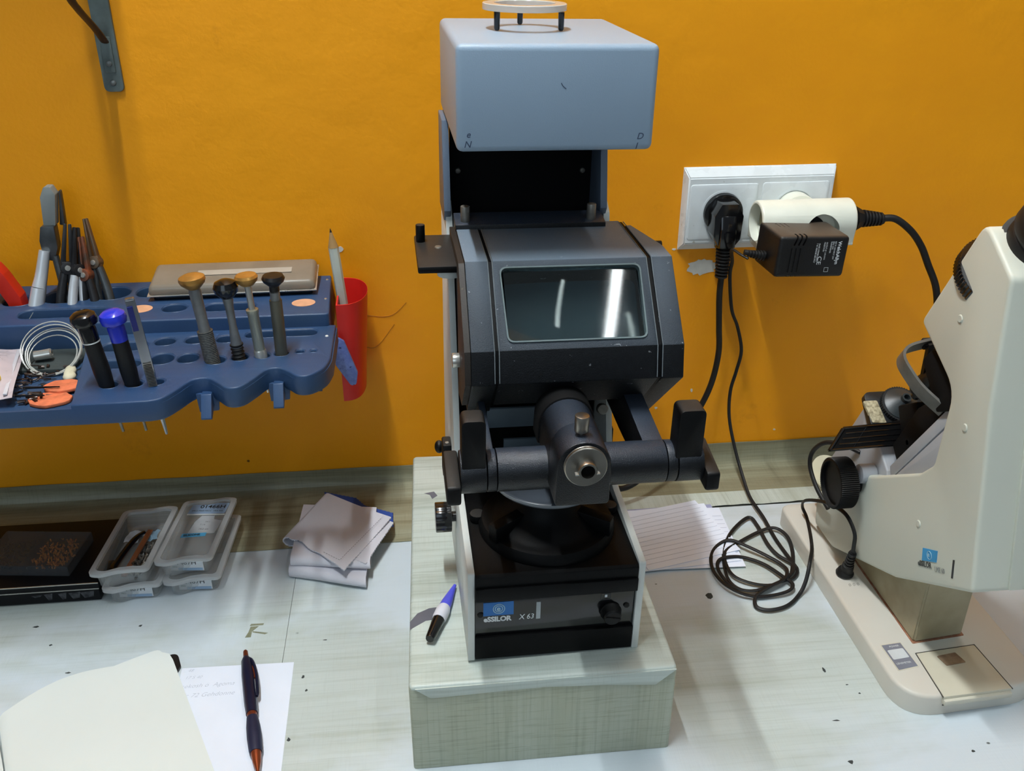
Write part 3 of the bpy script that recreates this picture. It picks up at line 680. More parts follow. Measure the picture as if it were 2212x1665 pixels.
# foot plate
def footpoly(e): return rpoly([(0.3560+e, -0.1130-e), (0.3560+e, -0.3795+e), (0.4760-e, -0.3720+e), (0.4760-e, -0.1130-e)], [0.012, 0.030, 0.030, 0.012], 8)
foot = add('foot_plate', B().prism(footpoly(0), 'z', 0.0002, 0.0195, bev=0.0030, bevmode='hi', seg=3), m_plate)
hatch = add('hatch', B().prism(rpoly([(0.3888, -0.3320), (0.3868, -0.3790), (0.4440, -0.3760), (0.4410, -0.3275)], [0.001, 0.0005, 0.0005, 0.001], 3), 'z', 0.0170, 0.0200, bev=0.0006, bevmode='hi'), M('yellowed_hatch', (206, 200, 180), 0.42, var=0.05), foot, 'yellowed hatch cover')
gl = [(0.3884, -0.3316, 0.0199), (0.3864, -0.3780, 0.0190)]
for a, b_ in (((0.3884, -0.3316), (0.3862, -0.3790)), ((0.3884, -0.3316), (0.4414, -0.3271)), ((0.4414, -0.3271), (0.4444, -0.3765))):
    add('hatch_gap', B().tube([(a[0], a[1], 0.0197), (b_[0], b_[1], 0.0197)], 0.00045, 5, 1), m_seam, foot)
add('hatch_gap', B().box((0.4153, -0.3784, 0.0125), (0.0580, 0.0006, 0.0008), (0, 0, 0.053)), m_seam, foot)
add('hatch_lip', B().box((0.4153, -0.3777, 0.0150), (0.0570, 0.0050, 0.0048), (0, 0, 0.053), bev=0.001), M('yellowed_hatch_lip', (204, 199, 182), 0.42, var=0.05), hatch)
add('catch', B().prism(rpoly([(0.4035, -0.3370), (0.4060, -0.3480), (0.4235, -0.3460), (0.4205, -0.3345)], 0.001, 2), 'z', 0.0198, 0.0204), M('worn_tan_catch', (164, 140, 116), 0.5, col2=(128, 104, 84), vs=120), hatch)
st = add('sticker', B().prism(rpoly([(0.3640, -0.3190), (0.3652, -0.3490), (0.3843, -0.3460), (0.3826, -0.3175)], 0.001, 2), 'z', 0.0194, 0.0197), M('sticker_cream', (214, 208, 190), 0.5), foot, 'cream-edged sticker with grey field')
add('sticker_field', B().prism([(0.3650, -0.3200), (0.3661, -0.3480), (0.3834, -0.3452), (0.3818, -0.3186)], 'z', 0.0196, 0.0198), M('sticker_grey', (128, 130, 142), 0.5), st)
add('sticker_window', B().prism(rpoly([(0.3668, -0.3262), (0.3672, -0.3368), (0.3814, -0.3352), (0.3808, -0.3248)], 0.001, 2), 'z', 0.0197, 0.01993), M('sticker_white', (216, 220, 222), 0.4), st)
for s, x, y in (('POWER', 0.3706, -0.3232), ('LENSMETER', 0.3672, -0.3424)):
    o = text('sticker_print', s, 0.0026, m_whiteink, st, (x-0.415, y+0.25, 0.0199), frame((1, 0.09, 0), (0, 1, 0)), ext=0.00003, xs=0.95)
tp = text('foot_mark', '0 0 0', 0.0050, M('grey_foot_print', (150, 146, 136), 0.6), foot, (0.3710-0.415, -0.2450+0.25, 0.0196), frame((1, 0.06, 0), (0, 1, 0)), ext=0.00003, shear=0.2)
# rust line and post
add('grime_line', B().prism(rpoly([(0.3915, -0.3207), (0.4390, -0.3158), (0.4390, -0.1880), (0.3915, -0.1880)], 0.001, 2), 'z', 0.0190, 0.0199), m_rust, foot)
pp = bmesh.new()
lo_ = [(0.3925, -0.3195, 0.0193), (0.4380, -0.3145, 0.0193), (0.4380, -0.1900, 0.0193), (0.3925, -0.1900, 0.0193)]
hi_ = [(0.3925, -0.3195, 0.0950), (0.4380, -0.3145, 0.0950), (0.4380, -0.1900, 0.0300), (0.3925, -0.1900, 0.0300)]
a = [pp.verts.new(p) for p in lo_]; c = [pp.verts.new(p) for p in hi_]
pp.faces.new(a); pp.faces.new(c)
for k in range(4): pp.faces.new((a[k], a[(k+1) % 4], c[(k+1) % 4], c[k]))
bmesh.ops.recalc_face_normals(pp, faces=pp.faces); bmesh.ops.bevel(pp, geom=pp.edges[:], offset=0.0018, segments=3, affect='EDGES')
add('post', B()._merge(pp), m_post)
# C-shaped casing
prof = [(-0.195, 0.0250), (-0.155, 0.0240), (-0.149, 0.0500), (-0.178, 0.0980), (-0.2411, 0.1335), (-0.3010, 0.1740), (-0.3150, 0.1900), (-0.3165, 0.2530), (-0.2590, 0.2825), (-0.3080, 0.3750), (-0.3480, 0.3490), (-0.3600, 0.2630), (-0.3915, 0.1320), (-0.3000, 0.0730)]
rad = [0.010, 0.006, 0.015, 0.014, 0.003, 0.012, 0.012, 0.022, 0.006, 0.010, 0.008, 0, 0.005, 0]
cas = add('casing', B().prism(rpoly(prof, rad, 6), 'x', 0.3750, 0.4480, bev=0.0070, bevmode='ends', seg=4), m_body)
# front cover with its seam
add('front_cover', B().prism([(-0.3470, 0.340), (-0.3590, 0.263), (-0.3905, 0.134), (-0.3935, 0.1335), (-0.3622, 0.263), (-0.3520, 0.343)], 'x', 0.4015, 0.4330, bev=0.0006), m_body)
for y, z in ((-0.3060, 0.3040), (-0.3400, 0.2360), (-0.3150, 0.1370)):
    add('cap_plug', B().lathe([(0, 0), (0.0030, 0), (0.0029, 0.0006), (0.0024, 0.0010), (0, 0.0010)], (0.3752, y, z), (-1, 0.0, 0), 24), m_body, cas)
# makers plate on the left side
XS = 0.37485
FL = frame((0, -0.87, 0.42), (0, 0.1, 1))      # reading direction runs toward the front edge
def onside(y, z): return (XS-0.415, y+0.25, z)
lp_ = add('logo_plate', B().prism([(-0.3275, 0.1235), (-0.3450, 0.1335), (-0.3470, 0.1245), (-0.3300, 0.1135)], 'x', XS-0.0003, XS+0.0003), M('bright_blue_print', (60, 150, 204), 0.5), cas)
def sring(y, z, r):
    return B().tube([(XS-0.0004, y+r*math.cos(2*PI*i/24), z+r*math.sin(2*PI*i/24)) for i in range(25)], 0.0002, 5, 1)
add('logo_ring', sring(-0.3374, 0.1238, 0.0031), m_paleblue, lp_)
FS = Matrix(((0, 0, -1), (-0.87, 0.08, 0), (0.50, 0.99, 0)))
FS = frame((0, -0.87, 0.50), (0, 0.10, 1))
text('logo_letter', 'e', 0.0050, m_paleblue, lp_, (XS-0.0004-0.415, -0.3360+0.25, 0.1218), FS, bold=0.0001, ext=0.00003)
text('maker_name', 'eSSILOR', 0.0058, M('grey_letter_print', (64, 68, 68), 0.6), cas, (XS-0.0003-0.415, -0.3270+0.25, 0.1068), FS, bold=0.00012, xs=0.92)
text('model_name', 'LME 60', 0.0054, M('light_grey_print', (140, 144, 142), 0.6), cas, (XS-0.0003-0.415, -0.3480+0.25, 0.1172), FS, xs=0.82)
add('dark_bar', B().prism([(-0.3640, 0.1400), (-0.3658, 0.1410), (-0.3690, 0.1270), (-0.3672, 0.1260)], 'x', XS-0.0002, XS+0.0002), M('dark_bar_print', (56, 58, 58), 0.6), cas)
# eyepiece and focusing ring
E0 = Vector((0.4060, -0.3250, 0.3620))
add('eyepiece_seat', B().lathe([(0, -0.003), (0.0265, -0.003), (0.0265, 0.0008), (0.0245, 0.0014), (0, 0.0014)], E0, A, 40), M('dusty_black_ring', (60, 62, 62), 0.7), lm)
add('eyepiece', B().lathe([(0, 0), (0.0232, 0), (0.0232, 0.0080), (0.0222, 0.0095), (0.0235, 0.0120), (0.0245, 0.0140), (0.0245, 0.0200), (0.0235, 0.0250), (0.0205, 0.0280), (0.0130, 0.0272), (0.0070, 0.0230), (0.0060, 0.0190), (0, 0.0190)], E0, A, 48), m_rubber)
rg = B(); pts = []; N = 72
for i in range(N*2):
    a = PI*i/N; r = 0.0345 if i % 2 else 0.0337
    pts.append((r*math.cos(a), r*math.sin(a)))
RQ = Vector((0, 0, 1)).rotation_difference(A).to_matrix().to_4x4(); RQ.translation = Vector((0.4060, -0.2985, 0.3300))
rg.prism(pts, 'z', -0.0050, 0.0050, bev=0.0008, bevmode='ends', mat=RQ)
fr_ = add('focusing_ring', rg, m_blackgloss)
# lens-holder barrel below, with cream rim
tubep = rpoly([(-0.1885, 0.1735), (-0.2420, 0.1385), (-0.2500, 0.1200), (-0.2000, 0.0500), (-0.1500, 0.0400), (-0.1280, 0.0650), (-0.1480, 0.0980)], [0.002, 0.002, 0.004, 0.01, 0.01, 0.01, 0.004], 4)
add('lens_barrel', B().prism(tubep, 'x', 0.3845, 0.4420, bev=0.0050, bevmode='ends', seg=3), m_lilac)
add('barrel_rim', B().lathe([(0, 0), (0.012, 0), (0.017, 0.006), (0.017, 0.012), (0, 0.012)], (0.3960, -0.1200, 0.0520), (0, -0.5, 0.83), 28, (1, 1.2)), M('cream_enamel', (206, 202, 176), 0.35))
ub = [(-0.2470, 0.1450), (-0.3100, 0.2380), (-0.3300, 0.2380), (-0.3300, 0.1600), (-0.2700, 0.1300)]
add('inner_block', B().prism([(-0.2520, 0.1380), (-0.2475, 0.1465), (-0.3095, 0.2385), (-0.3170, 0.2330), (-0.2560, 0.1430)], 'x', 0.3830, 0.4320, bev=0.0004), m_lilac)
add('inner_block', B().prism([(-0.2560, 0.1370), (-0.2572, 0.1430), (-0.3182, 0.2322), (-0.3300, 0.2320), (-0.3300, 0.1600)], 'x', 0.3830, 0.4320, bev=0.0004), m_lilac)
# stage: black slab, cream worn pad, toothed dial and cone
SC = Vector((0.4090, -0.1960, 0.1745)); U2 = Vector((0, -0.83, -0.56)).normalized()
SQ = Matrix(((1, 0, 0), (0, -U2.y, A.y), (0, -U2.z, A.z))).to_4x4(); SQ.translation = SC
sb = add('stage', B().prism(rpoly([(-0.0280, -0.0170), (0.0240, -0.0200), (0.0240, 0.0150), (-0.0260, 0.0150)], [0.003, 0.003, 0.006, 0.006], 4), 'z', -0.0070, 0.0000, bev=0.0008, mat=SQ), m_stageb)
add('worn_pad', B().prism(rpoly([(-0.0290, 0.0060), (-0.0265, -0.0150), (-0.0140, -0.0165), (-0.0165, 0.0060)], 0.001, 2), 'z', -0.0020, 0.0008, bev=0.0003, mat=SQ), M('scratched_cream_pad', (190, 182, 152), 0.6, vs=400, col2=(130, 122, 96)), sb)
pts = []
for i in range(96):
    a = 2*PI*i/96; r = 0.0172 if i % 2 else 0.0164; pts.append((r*math.cos(a)+0.002, r*math.sin(a)-0.0005))
add('toothed_dial', B().prism(pts, 'z', 0.0, 0.0045, mat=SQ), m_stageb, sb)
cn = B().lathe([(0, 0.0045), (0.0152, 0.0045), (0.0150, 0.0052), (0.0142, 0.0054), (0.0042, 0.0130), (0.0040, 0.0165), (0.0026, 0.0165), (0.0024, 0.0120), (0, 0.0120)], (0.002, -0.0005, 0), (0, 0, 1), 40); cn.xf(SQ)
add('cone', cn, M('dusty_dark_cone', (44, 50, 52), 0.35, var=0.2), sb)
# spectacle table
BLc, BRc, TLc, TRc = Vector((0.3350, -0.2300, 0.1530)), Vector((0.4050, -0.2300, 0.1550)), Vector((0.3500, -0.2200, 0.1705)), Vector((0.4200, -0.2200, 0.1740))
TN = (BRc-BLc).cross(TLc-BLc).normalized()
def quad_slab(c, th, bev=0.0):
    t = bmesh.new(); a = [t.verts.new(p-TN*th/2) for p in c]; d = [t.verts.new(p+TN*th/2) for p in c]
    t.faces.new(a); t.faces.new(d)
    for k in range(4): t.faces.new((a[k], a[(k+1) % 4], d[(k+1) % 4], d[k]))
    bmesh.ops.recalc_face_normals(t, faces=t.faces)
    if bev: bmesh.ops.bevel(t, geom=t.edges[:], offset=bev, segments=2, affect='EDGES')
    return B()._merge(t)
tray = add('spectacle_table', quad_slab((BLc, BRc, TRc, TLc), 0.0040, 0.0012), m_black)
rb = B(); EX, EY = BRc-BLc, TLc-BLc; sg = -1 if TN.y > 0 else 1
for k in (0.28, 0.50, 0.72):
    rb.tube([BLc+EY*k+EX*0.08+TN*sg*0.0022, BLc+EY*k+EX*0.85+TN*sg*0.0022], 0.0006, 6, 1)
rb.tube([BLc+EX*0.30+EY*0.1+TN*sg*0.0022, BLc+EX*0.30+EY*0.9+TN*sg*0.0022], 0.0005, 6, 1)
for q in ((0.02, 0.06, 0.95, 0.06), (0.02, 0.94, 0.95, 0.94), (0.02, 0.06, 0.02, 0.94)):
    rb.tube([BLc+EX*q[0]+EY*q[1]+TN*sg*0.0020, BLc+EX*q[2]+EY*q[3]+TN*sg*0.0020], 0.0011, 6, 1)
add('ribs', rb, m_blackgloss, tray)
add('support_block', B().box((0.4120, -0.2400, 0.1780), (0.0300, 0.0300, 0.0400), (-0.59, 0, 0), bev=0.002).box((0.4140, -0.2180, 0.1520), (0.0300, 0.0300, 0.0350), (-0.59, 0, 0), bev=0.002), m_void)
add('steel_peg', B().cyl((0.3960, -0.2560, 0.1740), (0.3880, -0.2560, 0.1740), 0.0026, bev=0.0005, seg=16), m_chrome)
# bent clamp bar looping round the lens seat
cp = spline([(0.3837, -0.2990, 0.2262), (0.3723, -0.2839, 0.2359), (0.3674, -0.2727, 0.2434), (0.3650, -0.2611, 0.2512), (0.3714, -0.2538, 0.2562), (0.3892, -0.2500, 0.2590), (0.4050, -0.2480, 0.2600)], 5)
rows = [[p - A*0.0062, p, p + A*0.0062] for p in cp]
add('clamp_bar', B().sheet(rows, 0.0022), M('brushed_dark_steel', (120, 120, 116), 0.4, metal=0.4, var=0.2, vs=80))
fk = B().box((0.3930, -0.2500, 0.2450), (0.0040, 0.0040, 0.0340), (0.25, -0.18, 0)).box((0.4030, -0.2440, 0.2420), (0.0070, 0.0050, 0.0400), (0.1, 0.12, 0)).box((0.3990, -0.2500, 0.2590), (0.0260, 0.0080, 0.0060), (0.55, 0, 0), bev=0.001)
add('fork', fk, m_black)
add('nozzle', B().cyl((0.4000, -0.2420, 0.2150), (0.4000, -0.2540, 0.2330), 0.0110, 0.0070, seg=24).cyl((0.4000, -0.2340, 0.2040), (0.4000, -0.2440, 0.2190), 0.0035, seg=16), m_stageb)
add('upper_stop', B().prism([(-0.2720, 0.2640), (-0.3100, 0.2520), (-0.3140, 0.2350), (-0.2960, 0.2240), (-0.2640, 0.2520)], 'x', 0.3800, 0.4320, bev=0.0012), m_void)
add('lower_stop', B().prism([(-0.2360, 0.1600), (-0.2500, 0.1480), (-0.3060, 0.2330), (-0.2920, 0.2400), (-0.2600, 0.2080)], 'x', 0.3880, 0.4280, bev=0.0012), m_void)
# ribbed focusing knob
KC = Vector((0.3500, -0.2180, 0.1130)); N = 80; pts = []
for i in range(N*2):
    a = PI*i/N; r = 0.0226 if i % 2 else 0.0217; pts.append((KC.y+r*math.cos(a), KC.z+r*math.sin(a)))
kn = add('knob', B().prism(pts, 'x', 0.3500, 0.3660, bev=0.0006, bevmode='ends'), m_black)
cut(kn, Q(B().cyl((0.3400, KC.y, KC.z), (0.3530, KC.y, KC.z), 0.0195, seg=48)))
add('knob_shaft', B().cyl((0.3650, KC.y, KC.z), (0.3740, KC.y, KC.z), 0.0100, seg=28), m_black)
add('knob_hub', B().cyl((0.3705, KC.y-0.006, KC.z+0.012), (0.3840, KC.y-0.006, KC.z+0.012), 0.0085, seg=28, bev=0.001), m_lilac)
# side cable loop
add('short_cable', B().tube([(0.3850, -0.1950, 0.1280), (0.3750, -0.1800, 0.1280), (0.3660, -0.1640, 0.1210), (0.3640, -0.1480, 0.1020), (0.3640, -0.1480, 0.0860), (0.3660, -0.1640, 0.0720), (0.3700, -0.1850, 0.0620)], 0.0021, 10, 6), m_rubber)
# ------------------------------------------------------------------ wall socket
X0, X1, Z0, Z1 = 0.2598, 0.4118, 0.2560, 0.3382
so = thing('double_wall_socket', 'white double wall socket plate on the orange wall', 'socket', ((X0+X1)/2, 0, (Z0+Z1)/2))
m_sock = M('glossy_white_socket_plastic', (224, 230, 232), 0.28, var=0.05, vs=40, wear=(120, 0.72, (170, 168, 158)))
def wsub(name, b, m, parent, label=None): return sub(name, b, m, parent, label)
# frame: pyramid-sided plate
def plate(x0, x1, z0, z1, d, inset):
    t = bmesh.new()
    o_ = [(x0, z0), (x1, z0), (x1, z1), (x0, z1)]; i_ = [(x0+inset*0.45, z0+inset), (x1-inset*0.45, z0+inset), (x1-inset*0.45, z1-inset), (x0+inset*0.45, z1-inset)]
    a = [t.verts.new((x, -0.0002, z)) for x, z in o_]; m_ = [t.verts.new((x, -0.002, z)) for x, z in o_]; c = [t.verts.new((x, -d, z)) for x, z in i_]
    t.faces.new(a); t.faces.new(c)
    for p, q in ((a, m_), (m_, c)):
        for k in range(4): t.faces.new((p[k], p[(k+1) % 4], q[(k+1) % 4], q[k]))
    bmesh.ops.recalc_face_normals(t, faces=t.faces)
    bmesh.ops.bevel(t, geom=[e for e in t.edges if all(v.co.y < -0.001 for v in e.verts)], offset=0.0010, segments=2, affect='EDGES')
    return B()._merge(t)
fr = wsub('frame', plate(X0, X1, Z0, Z1, 0.0100, 0.0085), m_sock, so)
def socket(cx, cz, kind):
    pn = obj('insert', B().prism(rpoly([(-0.0335, -0.0275), (0.0335, -0.0275), (0.0335, 0.0275), (-0.0335, 0.0275)], 0.003, 4), 'y', -0.0108, -0.0040, bev=0.0008, bevmode='lo').xf(Matrix.Translation((cx-so.location.x, 0, cz-so.location.z))), m_sock, so)
    cut(pn, B().cyl((cx-so.location.x, -0.03, cz-so.location.z), (cx-so.location.x, -0.0045, cz-so.location.z), 0.0205, seg=48))
    obj('well_ring', B().lathe([(0.0195, 0), (0.0210, 0), (0.0212, 0.0006), (0.0193, 0.0006), (0.0195, 0)], (cx-so.location.x, -0.0106, cz-so.location.z), (0, -1, 0), 48), m_sock, pn)
socket(0.2990, 0.2960, 0); socket(0.3705, 0.2965, 1)

# ------------------------------------------------------------------ black earthed plug with strain relief, left socket
pg = thing('black_power_plug', 'black moulded plug with ribbed strain relief in the left socket', 'plug', (0.2990, -0.008, 0.2950))
def L(b): return b.xf(Matrix.Translation(-Vector(pg.location)))
obj('plug_disc', L(B().cyl((0.2990, -0.0065, 0.2955), (0.2990, -0.0160, 0.2955), 0.0194, bev=0.0015, seg=40)), m_blackgloss, pg)
body = L(B().prism(rpoly([(0.2840, 0.2900), (0.2835, 0.2990), (0.2895, 0.3105), (0.3060, 0.3105), (0.3115, 0.2990), (0.3105, 0.2760), (0.3060, 0.2700), (0.2890, 0.2700), (0.2840, 0.2800)], 0.002, 3), 'y', -0.0360, -0.0150, bev=0.0025, seg=3))
obj('plug_body', body, m_blackgloss, pg)
obj('plug_nose', L(B().prism([(-0.0160, 0.3085), (-0.0360, 0.3000), (-0.0400, 0.2860), (-0.0400, 0.2680), (-0.0240, 0.2640), (-0.0160, 0.2750)], 'x', 0.2895, 0.3055, bev=0.002)), m_blackgloss, pg)
sr = B(); sr.cyl((0.2975, -0.0300, 0.2680), (0.2985, -0.0290, 0.2350), 0.0052, 0.0044, seg=20)
for i in range(9):
    z = 0.2650-0.0034*i; sr.cyl((0.2978, -0.0300, z), (0.2978, -0.0300, z-0.0017), 0.0078-0.0002*i, seg=20, bev=0.0004)
obj('strain_relief', L(sr), m_rubber, pg)
cr = L(B().tube([(0.2985, -0.0290, 0.2370), (0.2990, -0.0280, 0.215), (0.3030, -0.0260, 0.18), (0.3070, -0.022, 0.15), (0.3040, -0.020, 0.115), (0.2940, -0.020, 0.085), (0.2780, -0.022, 0.060), (0.255, -0.035, 0.040), (0.225, -0.060, 0.026), (0.200, -0.072, 0.022), (0.180, -0.080, 0.040), (0.165, -0.095, 0.075), (0.150, -0.120, 0.110), (0.135, -0.142, 0.120)], 0.0031, 12, 10))
obj('cord', cr, m_rubber, pg)

# ------------------------------------------------------------------ white three-way adapter in the right socket
te = thing('three_way_adapter', 'white three-way tee adapter in the right socket', 'adapter', (0.3700, -0.010, 0.2960))
def Lt(b, root): return b.xf(Matrix.Translation(-Vector(root.location)))
m_cream = M('creamy_white_plastic', (228, 230, 216), 0.32, var=0.05)
TX0, TX1, TCY, TCZ = 0.3210, 0.4130, -0.0430, 0.2950
def dshape(r, flat):   # (y,z): round above and in front, flatter below
    pts = [(TCY+r*math.cos(a), TCZ+r*math.sin(a)) for a in [math.radians(q) for q in range(-20, 201, 10)]]
    return pts + [(TCY-r*0.86, TCZ-r*0.95), (TCY+r*0.86, TCZ-r*0.95)]
tub = obj('body', Lt(B().prism(dshape(0.0205, 0), 'x', TX0, TX1, bev=0.0022, bevmode='ends', seg=3), te), m_cream, te)
cut(tub, Lt(B().cyl((TX0-0.01, TCY, TCZ), (TX0+0.011, TCY, TCZ), 0.0175, seg=40).cyl((0.3790, -0.080, 0.2890), (0.3790, -0.0520, 0.2890), 0.0170, seg=40), te))
obj('socket_face', Lt(B().cyl((TX0+0.0102, TCY, TCZ), (TX0+0.0112, TCY, TCZ), 0.0170, seg=32).box((TX0+0.009, TCY, TCZ-0.003), (0.004, 0.004, 0.002)), te), M('dirty_cream_plastic', (168, 160, 128), 0.5), te)
obj('ledge', Lt(B().box((0.3900, -0.0430, 0.2765), (0.0450, 0.036, 0.0030), bev=0.0008), te), m_cream, te)
obj('stem', Lt(B().cyl((0.3705, -0.0048, 0.2960), (0.3705, -0.0270, 0.2960), 0.0188, bev=0.001, seg=40), te), m_cream, te)
obj('skirt', Lt(B().box((0.3440, -0.0250, 0.2760), (0.0300, 0.0300, 0.0250), bev=0.003), te), m_cream, te)

# ------------------------------------------------------------------ black mains adapter
m_bricktop = M('dusty_black_case', (15, 15, 16), 0.45, bump=0.5, bs=1200, dust_light=((96, 84, 72), 0.6, 0.1))
mb = thing('mains_power_brick', 'black boxy mains adapter with white print plugged into the white tee', 'power adapter', (0.3530, -0.0800, 0.2800), (math.radians(0), math.radians(2.5), math.radians(3)))
bk = obj('case', B().box((0, 0, 0), (0.0670, 0.0480, 0.0385), bev=0.0034, seg=3), m_bricktop, mb)
vb = B()
for i in range(3): vb.box((-0.0175+0.0042*i, -0.0215, 0.0165), (0.0016, 0.012, 0.012), (0.0, 0.35, 0))
for i in range(3): vb.box((-0.0215+0.0042*i, -0.0248, -0.0030), (0.0016, 0.003, 0.0230))
for i in range(3): vb.box((-0.0215+0.0042*i, 0.010, 0.0200), (0.0016, 0.010, 0.002))
for i in range(3): vb.box((-0.0215+0.0042*i, -0.0235, -0.0192), (0.0016, 0.006, 0.003))
cut(bk, vb)
FB = frame((0, 0, -1), (1, 0, 0)); yb = -0.0242
def bt(s, x, z, size, **k): text('print_line', s, size, m_whiteink, bk, (x, yb, z), FB, ext=0.00003, **k)
bt('WelchAllyn', 0.0226, 0.0148, 0.0046, bold=0.0001)
for i, (x, s, z) in enumerate([(0.0193, 'REF 74 1450 INPUT 230V', 0.0148), (0.0172, '50Hz 12VA', 0.0148), (0.0152, 'TRANSFORMER', 0.0148), (0.0110, 'OUTPUT 6V 1.4A 8.4VA', 0.0140), (0.0088, 'MADE IN EU', 0.0140), (0.0040, 'CLASS 2 POWER SUPPLY', 0.0130), (0.0018, 'T 40  INDOOR USE ONLY', 0.0130)]):
    bt(s, x, z, 0.0020, xs=0.8)
bt('CE', 0.0052, 0.0010, 0.0056, xs=1.2)
obj('class_mark', B().prism([(0.0135, -0.0100), (0.0175, -0.0100), (0.0175, -0.0098), (0.0135, -0.0098)], 'y', yb-0.00003, yb+0.0002).prism([(0.0135, -0.0140), (0.0175, -0.0140), (0.0175, -0.0138), (0.0135, -0.0138)], 'y', yb-0.00003, yb+0.0002).prism([(0.0135, -0.0140), (0.0137, -0.0140), (0.0137, -0.0098), (0.0135, -0.0098)], 'y', yb-0.00003, yb+0.0002).prism([(0.0173, -0.0140), (0.0175, -0.0140), (0.0175, -0.0098), (0.0173, -0.0098)], 'y', yb-0.00003, yb+0.0002), m_whiteink, bk)
obj('rear_neck', B().cyl((0.018, 0.024, 0.008), (0.018, 0.041, 0.008), 0.0160, seg=32), m_rubber, mb)
srb = B().cyl((-0.034, 0.000, -0.0065), (-0.0530, 0.004, -0.0040), 0.0040, 0.0024, seg=16)
for i in range(6):
    k = i/5; srb.cyl((-0.0355-0.0026*i, 0.0003*i, -0.0063+0.0003*i), (-0.0369-0.0026*i, 0.0003*i, -0.0062+0.0003*i), 0.0050-0.0020*k, seg=16)
obj('strain_relief', srb, m_rubber, mb)
# thin twin lead: behind the plug, down the wall, a loose coil on the worktop, then to the lensmeter jack
lead = [(0.3035, -0.081, 0.2725), (0.2985, -0.075, 0.2745), (0.2950, -0.060, 0.2740), (0.3030, -0.042, 0.2560), (0.3060, -0.032, 0.2380), (0.3140, -0.026, 0.2000), (0.3240, -0.022, 0.1780), (0.3320, -0.020, 0.1500), (0.3300, -0.018, 0.1250), (0.3270, -0.016, 0.1000), (0.3280, -0.020, 0.0700), (0.3330, -0.034, 0.0400), (0.3370, -0.055, 0.0180), (0.3380, -0.080, 0.0070)]
coil = [(1660, 1160), (1690, 1195), (1715, 1235), (1690, 1252), (1640, 1262), (1590, 1270), (1555, 1235), (1542, 1195), (1560, 1175), (1590, 1172), (1650, 1200), (1672, 1215), (1680, 1240), (1650, 1275), (1600, 1282), (1562, 1250), (1560, 1215), (1590, 1198), (1640, 1205), (1690, 1225), (1700, 1250)]
del coil
loops = [(0.3412, -0.1480), (0.3436, -0.1844), (0.3439, -0.1981), (0.3355, -0.2086), (0.3215, -0.2127), (0.3, -0.2215), (0.2834, -0.2206), (0.2755, -0.2079), (0.2766, -0.1871), (0.2846, -0.1601), (0.3014, -0.1323), (0.3261, -0.1105), (0.3306, -0.1245), (0.3304, -0.1546), (0.3338, -0.1734), (0.3421, -0.1882), (0.3386, -0.2004), (0.3283, -0.2078), (0.3143, -0.2157), (0.2979, -0.2139), (0.282, -0.2029), (0.279, -0.1854), (0.2846, -0.1642), (0.3035, -0.1496), (0.3311, -0.1344), (0.3463, -0.1327), (0.3531, -0.1464), (0.3502, -0.1691), (0.3398, -0.1957), (0.3307, -0.2081), (0.3107, -0.219), (0.293, -0.2243), (0.2802, -0.2194), (0.2719, -0.2075), (0.2694, -0.1883), (0.2754, -0.1772), (0.2879, -0.1736), (0.3014, -0.175), (0.316, -0.1874), (0.3265, -0.2095), (0.33, -0.221), (0.3229, -0.2284), (0.3062, -0.2311), (0.2894, -0.2311), (0.275, -0.2242), (0.2661, -0.2106), (0.264, -0.1896), (0.2701, -0.1667), (0.2818, -0.1526), (0.2944, -0.1497), (0.3082, -0.1626), (0.3225, -0.1762), (0.3312, -0.187), (0.333, -0.1989), (0.3251, -0.2131), (0.3082, -0.2223), (0.2935, -0.2298), (0.2882, -0.238), (0.289, -0.2459), (0.2994, -0.2496), (0.3164, -0.2454), (0.3323, -0.2321)]
pts = lead + [(0.3405, -0.1150, 0.0050)]
for i, (x, y) in enumerate(loops):
    k = i/(len(loops)-1)
    pts.append((x, y, 0.0026 + 0.0050*k*(0.6+0.4*math.sin(i*1.3)) if k < 0.93 else 0.0030))
pts += [(0.3405, -0.2240, 0.0120), (0.3475, -0.2120, 0.0235), (0.3600, -0.1860, 0.0222), (0.3720, -0.1450, 0.0222), (0.3700, -0.1350, 0.0300), (0.3640, -0.1500, 0.0480), (0.3620, -0.1800, 0.0680), (0.3630, -0.2050, 0.0800), (0.3640, -0.2290, 0.0860), (0.3660, -0.2440, 0.0780), (0.3680, -0.2440, 0.0640), (0.3705, -0.2400, 0.0520)]
obj('thin_lead', B().tube([Vector(p)-Vector(mb.location) for p in pts], 0.00125, 8, 6, flat=(1.0, 1.45)), m_rubber, mb).matrix_parent_inverse = Euler(mb.rotation_euler).to_matrix().to_4x4().inverted()
jk = B()
jk.cyl((0.3705, -0.2400, 0.0540), (0.3730, -0.2330, 0.0330), 0.0026, 0.0036, seg=14)
for i in range(5):
    k = i/5; p = Vector((0.3705, -0.2400, 0.0520)).lerp(Vector((0.3730, -0.2330, 0.0330)), k); d = Vector((0.0025, 0.007, -0.021)).normalized()
    jk.cyl(p, p+d*0.0022, 0.0036+0.0004*i*0.5, seg=14)
jk.cyl((0.3728, -0.2335, 0.0350), (0.3742, -0.2300, 0.0245), 0.0052, 0.0056, seg=18, bev=0.001)
jk.lathe([(0, 0), (0.0078, 0), (0.0080, 0.0015), (0.0060, 0.0055), (0, 0.0060)], (0.3735, -0.2290, 0.0212), (0, 0, 1), 24)
jk.xf(Matrix.Translation(-Vector(mb.location)))
obj('jack_plug', jk, m_rubber, mb).matrix_parent_inverse = Euler(mb.rotation_euler).to_matrix().to_4x4().inverted()

